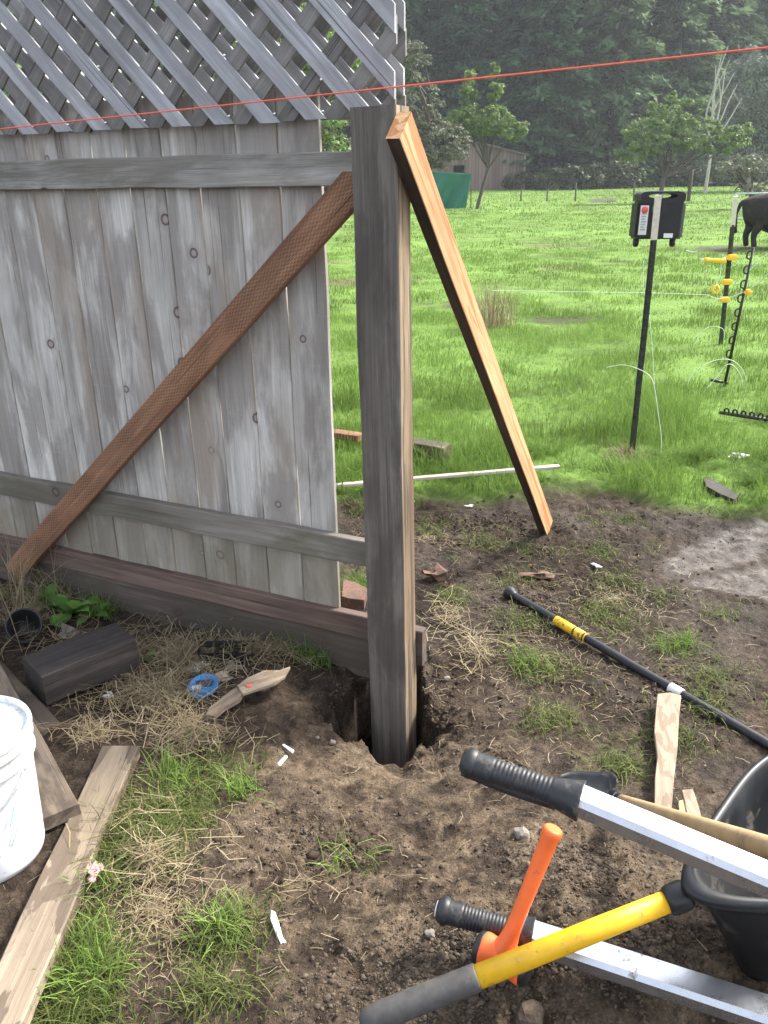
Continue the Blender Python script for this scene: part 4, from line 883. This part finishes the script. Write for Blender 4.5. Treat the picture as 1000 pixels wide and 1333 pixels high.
# blue lid
c=gp(265,895,.012); nz=nrm([-.1,-.25,1]); lid=empty('blue_lid',c,'round blue plastic lid with a dark picture label lying in the straw','lid')
lathe('disc',c,nz,[(.0001,0),(.052,0),(.056,.004),(.057,.012),(.053,.014),(.051,.009),(.0001,.008)],M_blue,lid,36)
ex=nrm(np.cross([0,1,0],nz)); M=frame(c+nz*.0095,ex,np.cross(nz,ex),nz)
rbox('picture_label',-.028,.036,-.006,.026,0,.0012,plain('dark_label_print',(.05,.05,.08),.4,0,.6,90.),lid,M,0)
rbox('text_band',-.040,-.004,-.020,.004,.0013,.0022,plain('pale_label_print',(.50,.58,.62),.4,0,.5,120.),lid,M,0)
# torn wood scrap
def scrap(name,px,z,th,mat,label,cat='wood scrap',jit=.004,zs=None):
    P_=[g(x,y,z) for x,y in px]; c=sum(P_)/len(P_); vs=[tuple(p-c+Z3*(zs[i] if zs else 0)) for i,p in enumerate(P_)]+[tuple(p-c-Z3*th+Z3*(zs[i] if zs else 0)) for i,p in enumerate(P_)]; n=len(P_)
    d=P_[0]-P_[n//2]; an=math.atan2(d[1],d[0])-math.pi/2; R=Matrix.Rotation(an,3,'Z')@Matrix.Rotation(-math.pi/2,3,'X'); Ri=R.inverted()
    vs=[tuple(Ri@Vector(v)) for v in vs]; fs=[tuple(range(n)),tuple(range(2*n-1,n-1,-1))]+[(i,n+i,n+(i+1)%n,(i+1)%n) for i in range(n)]
    o=mesh(name,vs,fs,mat,M=Matrix.Translation(Vector(c))@R.to_4x4()); bm=bmesh.new(); bm.from_mesh(o.data); bmesh.ops.recalc_face_normals(bm,faces=bm.faces); bmesh.ops.bevel(bm,geom=bm.edges[:],offset=.0015,segments=1,affect='EDGES'); bm.to_mesh(o.data); bm.free()
    return tag(o,label,cat)
scrap('wood_scrap',[(268,930),(272,921),(300,899),(318,888),(322,893),(312,909),(292,921),(279,932)],.335,.018,W_oldplank,'narrow dark brown wood splinter lying right of the blue lid')
scrap('wood_scrap',[(309,892),(322,882),(345,872),(364,872),(378,867),(371,880),(358,889),(336,896),(316,903)],.34,.012,W_scrap,'torn grey wood scrap with a ragged tip between blue lid and hole')
o=rock('red_sticker',g(324,892,.344),.012,M_red,1,.3,3,(1,.7,.2)); tag(o,'small red and pink paper scrap on the torn grey wood','paper scrap')
scrap('wood_scrap',[(856,903),(872,901),(887,905),(884,935),(882,975),(878,1010),(874,1058),(852,1056),(853,1010),(856,985),(852,950),(854,925)],.325,.02,W_scrap,'long split muddy wood scrap lying between digging bar and wheelbarrow')
scrap('wood_scrap',[(888,1028),(902,1026),(910,1050),(916,1076),(899,1078),(893,1052)],.325,.018,W_scrap,'short wood scrap lying beside the black tub rim')
scrap('wood_scrap',[(884,1042),(890,1040),(895,1060),(893,1078),(885,1076)],.32,.01,plain('yellowish_split_wood',(.50,.42,.16),.7),'slim yellowish sliver beside the short wood scrap')
def crumple(name,px,py,size,mat,label,cat='litter',sc=(1,.7,.5),seed=0,dz=.008):
    c=gp(px,py,dz); o=rock(name,c,size,mat,2,1.1,seed,sc); return tag(o,label,cat)
crumple('plastic_cup',255,868,.03,M_white,'crumpled clear white plastic scrap left of the black cell tray',seed=5)
crumple('paper_scrap',286,880,.03,plain('tan_paper',(.42,.34,.26),.8),'crumpled tan paper between the cell tray and the blue lid',seed=8,sc=(1,.6,.3))
crumple('stone',303,868,.028,M_stone,'grey stone beside the black cell tray','stone',seed=9)
crumple('stone',88,826,.035,M_stone,'pale stone between plant pot and dark timber offcut','stone',seed=4,sc=(.8,.6,1))
crumple('wrapper',121,1135,.026,plain('pink_wrapper',(.62,.36,.40),.35,0,.5,90.),'small pink wrapper caught on the edge of the long pale plank',seed=12,sc=(.6,1.1,.35),dz=.035)
crumple('paper_scrap',141,905,.014,M_white,'tiny white tag on the dry straw above the long plank',seed=2)
def sliver(px,z,th,mat,label,cat): return scrap('plastic_shard',px,z,th,mat,label,cat)
zz=float(gh(*gp(363,1205)[:2]))+.012
scrap('plastic_shard',[(353,1184),(358,1186),(363,1200),(368,1219),(373,1226),(366,1229),(359,1214),(352,1196)],zz,.006,M_white,'white pointed plastic shard lying on the mud in front','plastic shard')
zz=float(gh(*gp(370,978)[:2]))+.010
scrap('plastic_bit',[(367,969),(370,968),(383,976),(381,980)],zz,.005,M_white,'upper of the two thin white plastic bits on the mud','plastic bit')
scrap('plastic_bit',[(361,993),(372,982),(375,984),(364,997)],zz,.005,M_white,'lower of the two thin white plastic bits on the mud','plastic bit')
crumple('paper_scrap',777,737,.018,M_white,'small crumpled white litter on the mud beyond the digging bar',seed=21)
crumple('paper_scrap',611,658,.016,M_white,'flat pale green-white litter on the mud near the pasture edge',seed=22,sc=(1.5,.5,.2))
crumple('paper_scrap',962,594,.04,M_white,'white litter in the grass near the right edge',seed=23,sc=(1.2,.5,.3))
crumple('brick_piece',566,748,.040,M_brick,'broken brown-red brick piece right of the post','brick',seed=31,sc=(1,.8,.7),dz=.02)
crumple('brick_piece',583,761,.018,M_brick,'small brick crumb beside the broken brick piece','brick',seed=32)
crumple('flat_stone',702,748,.045,M_brick,'flat reddish stone on the mud left of the white litter','stone',seed=33,sc=(1.2,.6,.25))
scrap('paving_brick',[(447,754),(462,757),(478,766),(474,781),(455,779),(445,776)],.36,.05,M_brick,'pale reddish paving brick seen between fence and post','brick')
for (x,y,s_,l,sd) in ((680,1085,.022,'round tan stone below the upper black grip',1),(425,938,.010,'small white pebble at the left rim of the hole',2),(433,966,.012,'bigger white pebble at the lower left rim of the hole',3),(413,960,.008,'tiny pale pebble left of the hole',4),(476,876,.020,'pale flat stone on the back rim of the hole',5),(690,1322,.032,'round brown clod at the bottom edge',6),(560,1215,.012,'small tan stone under the lower grip',7),(582,883,.012,'pale wood chip on the right bank of the hole',8)):
    c=gp(x,y,s_*.3); tag(rock('stone',c,s_,M_stone if sd not in(6,) else M_clod,2,.25,sd*3.1,(1,.9,.7)),l,'stone')
# timber beyond the fence
plank_px('timber_offcut',(588,577),(536,569),1,.11,.085,.455,W_oldplank,'grey timber end lying in the grass right of the post','timber')
plank_px('timber_offcut',(475,563),(425,556),1,.09,.04,.455,W_brace,'orange-brown board lying in the grass seen between fence and post','timber')
a=gp(436,632,.03);b=gp(728,607,.05); tag(board('lath',a,b,[0,1,0],.035,.018,W_pale),'long thin pale lath lying in the grass behind the post','lath')
scrap('log',[(916,624),(924,622),(946,634),(962,645),(956,650),(938,643),(920,633)],.345,.04,W_dark,'dark rotten wood chunk at the grass edge on the right','wood scrap')
# ---------------- digging bar
b0_=gp(662,771,.022); b1_=gp(1062,1006,.022); 
def lerp(a,b,t): return a+(b-a)*t
db=empty('digging_bar',b0_,'long black steel digging bar with yellow sleeve lying on the mud','digging bar')
def onpx(x): # param along bar at pixel x
    ts=np.linspace(0,1,400); best=min(ts,key=lambda t:abs(500+F*((lerp(b0_,b1_,t)-CC)@_r)/((lerp(b0_,b1_,t)-CC)@_f)-x)); return best
L=np.linalg.norm(b1_-b0_); dd=nrm(b1_-b0_)
tube('shaft',[b0_+dd*.03,b0_+dd*.07]+[lerp(b0_,b1_,t)+Z3*.002*math.sin(t*9) for t in np.linspace(.15,1,8)],.0165,M_bar,db,14)
lathe('knob',b0_-dd*.012,dd,[(.0001,0),(.016,0),(.027,.008),(.030,.02),(.028,.032),(.018,.05),(.016,.06)],M_bar,db,20)
t0_,t1_=onpx(724),onpx(764); o=tube('yellow_sleeve',[lerp(b0_,b1_,t0_),lerp(b0_,b1_,t1_)],.0195,M_yel2,db,16)
for a,b in ((.62,.66),(.93,.97)):
    tube('sleeve_mark',[lerp(b0_,b1_,lerp(t0_,t1_,a)),lerp(b0_,b1_,lerp(t0_,t1_,b))],.0198,M_blackpl,o,16)
t0_,t1_=onpx(872),onpx(889); tube('paper_label',[lerp(b0_,b1_,t0_),lerp(b0_,b1_,t1_)],.0185,M_white,db,14)
# ---------------- wheelbarrow
wb=empty('wheelbarrow',gp(1000,1290),'black tub wheelbarrow with galvanised handles and black grips, tipped at the right edge','wheelbarrow')
def grip(name,Pe,Pj,r,par,w2):
    d=nrm(Pj-Pe); L=np.linalg.norm(Pj-Pe); n=110; pts=[];rr=[]
    for i in range(n+1):
        t=i/n; q=r*(1.0-.10*math.sin(math.pi*t)+.42*max(0,(t-.70)/.30)**1.3)
        if .25<t<.76: q*=1-.06*((i//2)%2)
        if t<.06: q*=.80+.26*math.sin(t/.06*math.pi/2)
        pts.append(Pe+d*L*t);rr.append(q)
    o=tube(name,pts,rr,M_grip,par,24,True,True,1.0); 
    tube('end_lip',[Pe+d*.008,Pe+d*.012,Pe+d*.020,Pe+d*.026],[r*.98,r*1.10,r*1.10,r*.98],M_grip,par,24,False)
    return o
def steel_arm(P0,P1,w_,t_,bend=None):
    ez=nrm(P1-P0); ex=nrm(np.cross(ez,Z3)); return board('handle',P0,P1,ex,w_,t_,M_steel,wb,ch=.009,wob=.0,seg=6)
A0=g(603,990,1.0);Aj=g(757,1043,.985);A1=g(1120,1196,.93); A1=A1+(A1-Aj)*.95
h=steel_arm(lerp(A0,Aj,.99),A1,.057,.040); grip('grip',A0,Aj,.0255,h,0)
tube('finger_guard',curve_pts([lerp(A0,Aj,.0)-Z3*.020,lerp(A0,Aj,.4)-Z3*.026,lerp(A0,Aj,.8)-Z3*.024],5),.012,M_grip,h,10)
B0=g(570,1183,.50);Bj=g(694,1219,.492);B1=g(1120,1360,.56); B1=B1+(B1-Bj)*.85
h=steel_arm(lerp(B0,Bj,.99),B1,.066,.042); grip('grip',B0,Bj,.0275,h,0)
rbx=nrm(Bj-B0); tag(h,None,None)
tube('end_plug',[B0-rbx*.003,B0+rbx*.004],.017,M_white,h,16)
# tub
p1=g(1000,978,.72);p2=g(884,1150,.72); ee=nrm((p1-p2)*[1,1,0]); nn_=nrm([1,.04,0]); rc=(p1+p2)/2+nn_*.43
rings=[]; NS=72
def ring(cx_,a,b,z,pw):
    out=[]
    for k in range(NS):
        t=2*math.pi*k/NS; c,s_=math.cos(t),math.sin(t); out.append(cx_+ee*a*abs(s_)**pw*(1 if s_>=0 else -1)+nn_*b*abs(c)**pw*(1 if c>=0 else -1)+Z3*z)
    return out
rcx=rc*[1,1,0]; bcx=rcx+ee*.00-nn_*.03
prof=[(rcx,.335,.445,.690,.5),(rcx,.348,.458,.697,.5),(rcx,.352,.462,.712,.5),(rcx,.346,.456,.724,.5),(rcx,.330,.440,.726,.5),(rcx,.318,.428,.716,.5),(lerp(rcx,bcx,.5),.265,.35,.55,.5),(lerp(rcx,bcx,.85),.215,.285,.40,.5),(bcx,.17,.24,.365,.55),(bcx,.02,.02,.362,1)]
outer=[(bcx,.02,.02,.345,1),(bcx,.18,.245,.348,.55),(lerp(rcx,bcx,.85),.235,.29,.38,.5),(lerp(rcx,bcx,.5),.275,.357,.54,.5),(lerp(rcx,bcx,.04),.326,.436,.695,.5),(rcx,.335,.445,.690,.5)]
for part,nm in ((outer+prof[1:],'tub'),):
    vs=[];fs=[]; o0=rcx
    for (c_,a,b,z,pw) in part: vs+= [p-o0 for p in ring(c_,a,b,z,pw)]
    for i in range(len(part)-1):
        for j in range(NS): fs.append((i*NS+j,i*NS+(j+1)%NS,(i+1)*NS+(j+1)%NS,(i+1)*NS+j))
    o=mesh(nm,vs,fs,M_tub,wb,smooth=True,M=Matrix.Translation(Vector(o0)))
    md=o.modifiers.new('s','SUBSURF'); md.levels=1; md.render_levels=1
# ---------------- yellow-handled tool
Y0=g(470,1332,.46);Yc=g(888,1166,.675); yd=nrm(Yc-Y0); Ly=np.linalg.norm(Yc-Y0)
yt=empty('long_handled_tool',Y0,'yellow fibreglass tool handle with grey grip lying across the orange hammer','tool')
def ty(px): 
    ts=np.linspace(0,1,400); return min(ts,key=lambda t:abs(500+F*((lerp(Y0,Yc,t)-CC)@_r)/((lerp(Y0,Yc,t)-CC)@_f)-px))
tj=ty(622); tube('shaft',[lerp(Y0,Yc,tj-.02),lerp(Y0,Yc,.7),lerp(Y0,Yc,.97)],[.0228,.0222,.021],M_yellow,yt,24)
tube('grip',[lerp(Y0,Yc,t) for t in (0,.012,.04,.12,.25,tj-.02,tj-.004,tj)],[.012,.021,.0255,.027,.0262,.0258,.0258,.024],M_gripgrey,yt,24)
lathe('collar',Yc-yd*.035,yd,[(.020,0),(.026,.004),(.029,.012),(.029,.04),(.024,.05),(.0001,.05)],M_blackpl,yt,28)
# ---------------- orange dead blow hammer
H0=g(621,1231,.500);H1=g(690,1264,.500); Hm=lerp(H0,H1,.47); Ht=g(721,1078,.78); hd=nrm(H1-H0); hh=empty('mallet',Hm,'bright orange mallet with black faces leaning over the lower grip','mallet')
Lh=np.linalg.norm(H1-H0); 
lathe('head',H0+hd*.012,hd,[(.0001,0),(.033,0),(.035,.004),(.035,.012),(.032,.03),(.032,Lh-.05),(.035,Lh-.035),(.035,Lh-.026),(.0001,Lh-.026)],M_orange,hh,36)
lathe('striking_face',H0,hd,[(.0001,0),(.028,0),(.032,.003),(.0345,.012),(.0345,.014),(.0001,.014)],M_blackpl,hh,32)
lathe('striking_face',H1,-hd,[(.0001,0),(.028,0),(.032,.003),(.0345,.012),(.0345,.014),(.0001,.014)],M_blackpl,hh,32)
hx=Ht-Hm; 
tube('handle',[Hm+hx*t for t in (0,.08,.13,.2,.35,.6,.8,.9,.95,.985,1.0)],[.030,.0255,.0205,.0170,.0155,.0165,.0175,.0180,.0200,.0205,.0165],M_orange,hh,24)
# ---------------- wooden handled shovel
K0=gp(806,1040,.045);K1=g(1060,1122,1.02); K1=K1+(K1-K0)*.22; kd=nrm(K1-K0)
ks=empty('shovel',K0,'black-bladed shovel with worn wooden handle leaning over the tub rim','shovel')
K0b=K0; n=10
tube('handle',[lerp(K0,K1,t)+Z3*.0 for t in np.linspace(.0,1.,n)],list(np.linspace(.0145,.021,n)),M_handle,ks,18)
tube('socket',[K0-kd*.06,K0-kd*.02,K0+kd*.03],[.024,.020,.0165],M_bar,ks,16)
lathe('bolt',K0-kd*.005+np.array([0,-.012,.014]),(0,-.4,1),[(.0001,0),(.006,0),(.006,.006),(.0001,.008)],M_steel,ks,10)
bd=nrm([kd[0],kd[1],.0]); bd2=nrm((g(722,1024,.3)-g(795,1036,.3))*[1,1,0]); bd=-bd2; bs=np.array([-bd[1],bd[0],0]); vs=[];fs=[];nu,nv=10,12; o0=K0-kd*.05
for i in range(nu+1):
    for j in range(nv+1):
        a=i/nu; b=j/nv*2-1; wv_=.095*(1-max(0,(a-.6)/.4)**2*.85)*(1 if a>.06 else .55+a*7); p=bd2*.17*a+bs*b*wv_*.62+Z3*(.018+.030*b*b-.05*a+.03*a*a); vs.append(p)
for i in range(nu):
    for j in range(nv): fs.append((i*(nv+1)+j,i*(nv+1)+j+1,(i+1)*(nv+1)+j+1,(i+1)*(nv+1)+j))
o=mesh('blade',vs,fs,M_bar,ks,smooth=True,M=Matrix.Translation(Vector(o0))); md=o.modifiers.new('s','SOLIDIFY'); md.thickness=.003
crumple('red_scrap',735,1014,.016,plain('dull_red_plastic',(.28,.045,.05),.6,0,.4,40.),'dull red scrap behind the upper black grip',seed=41)
# ---------------- small weeds
def weed(px,py,n,r,label,mat=M_weed):
    c=gp(px,py); t=empty('weed',c,label,'weed'); vs=[];fs=[];rn=[]
    for k in range(n):
        a=random.random()*6.28; L=r*random.uniform(.6,1.2); el=random.uniform(.25,.9); d=np.array([math.cos(a)*math.cos(el),math.sin(a)*math.cos(el),math.sin(el)]); s_=np.array([-math.sin(a),math.cos(a),0]); b=len(vs); rr=random.random()
        for (t_,w_,dr) in ((0,.02,0),(.3,.16,0),(.6,.22,-.05),(.85,.13,-.16),(1,.01,-.28)):
            for sg in (-1,0,1): vs.append(d*L*t_+s_*sg*w_*L+Z3*(dr*L+.04*L*abs(sg))); rn.append(rr)
        for i in range(4):
            for j in range(2): q=b+i*3+j; fs.append((q,q+1,q+4,q+3))
    mesh('leaves',vs,fs,mat,t,smooth=True,M=Matrix.Translation(Vector(c)),attrs=dict(rnd=rn))
weed(92,800,12,.13,'broad-leaved green weed growing above the dark timber offcut'); weed(62,788,9,.11,'leafy green weed beside the foot of the diagonal timber'); weed(194,856,7,.05,'tiny yellow-green weed right of the dark timber offcut')
weed(118,802,8,.12,'green weed under the left end of the kickboard')

# ---------------- haze
hz=rbox('haze',-260,260,-6,330,-3,62,None,None,Matrix.Identity(4),0) if False else None
me=bpy.data.meshes.new('haze'); bm=bmesh.new(); bmesh.ops.create_cube(bm,size=1); 
for v in bm.verts: v.co=Vector((v.co.x*2000,v.co.y*2000+400,v.co.z*70+33))
bm.to_mesh(me); bm.free(); hm=bpy.data.materials.new('haze_air'); hm.use_nodes=True; nt=hm.node_tree; nt.nodes.remove(nt.nodes['Principled BSDF']); pv=nt.nodes.new('ShaderNodeVolumePrincipled'); pv.inputs['Density'].default_value=.0006; pv.inputs['Color'].default_value=(.88,.93,1,1); pv.inputs['Anisotropy'].default_value=.3
nt.links.new(pv.outputs[0],nt.nodes['Material Output'].inputs['Volume']); me.materials.append(hm); o=bpy.data.objects.new('haze',me); COL.link(o); tag(o,'thin pale haze hanging over the pasture and forest','haze',kind='stuff')
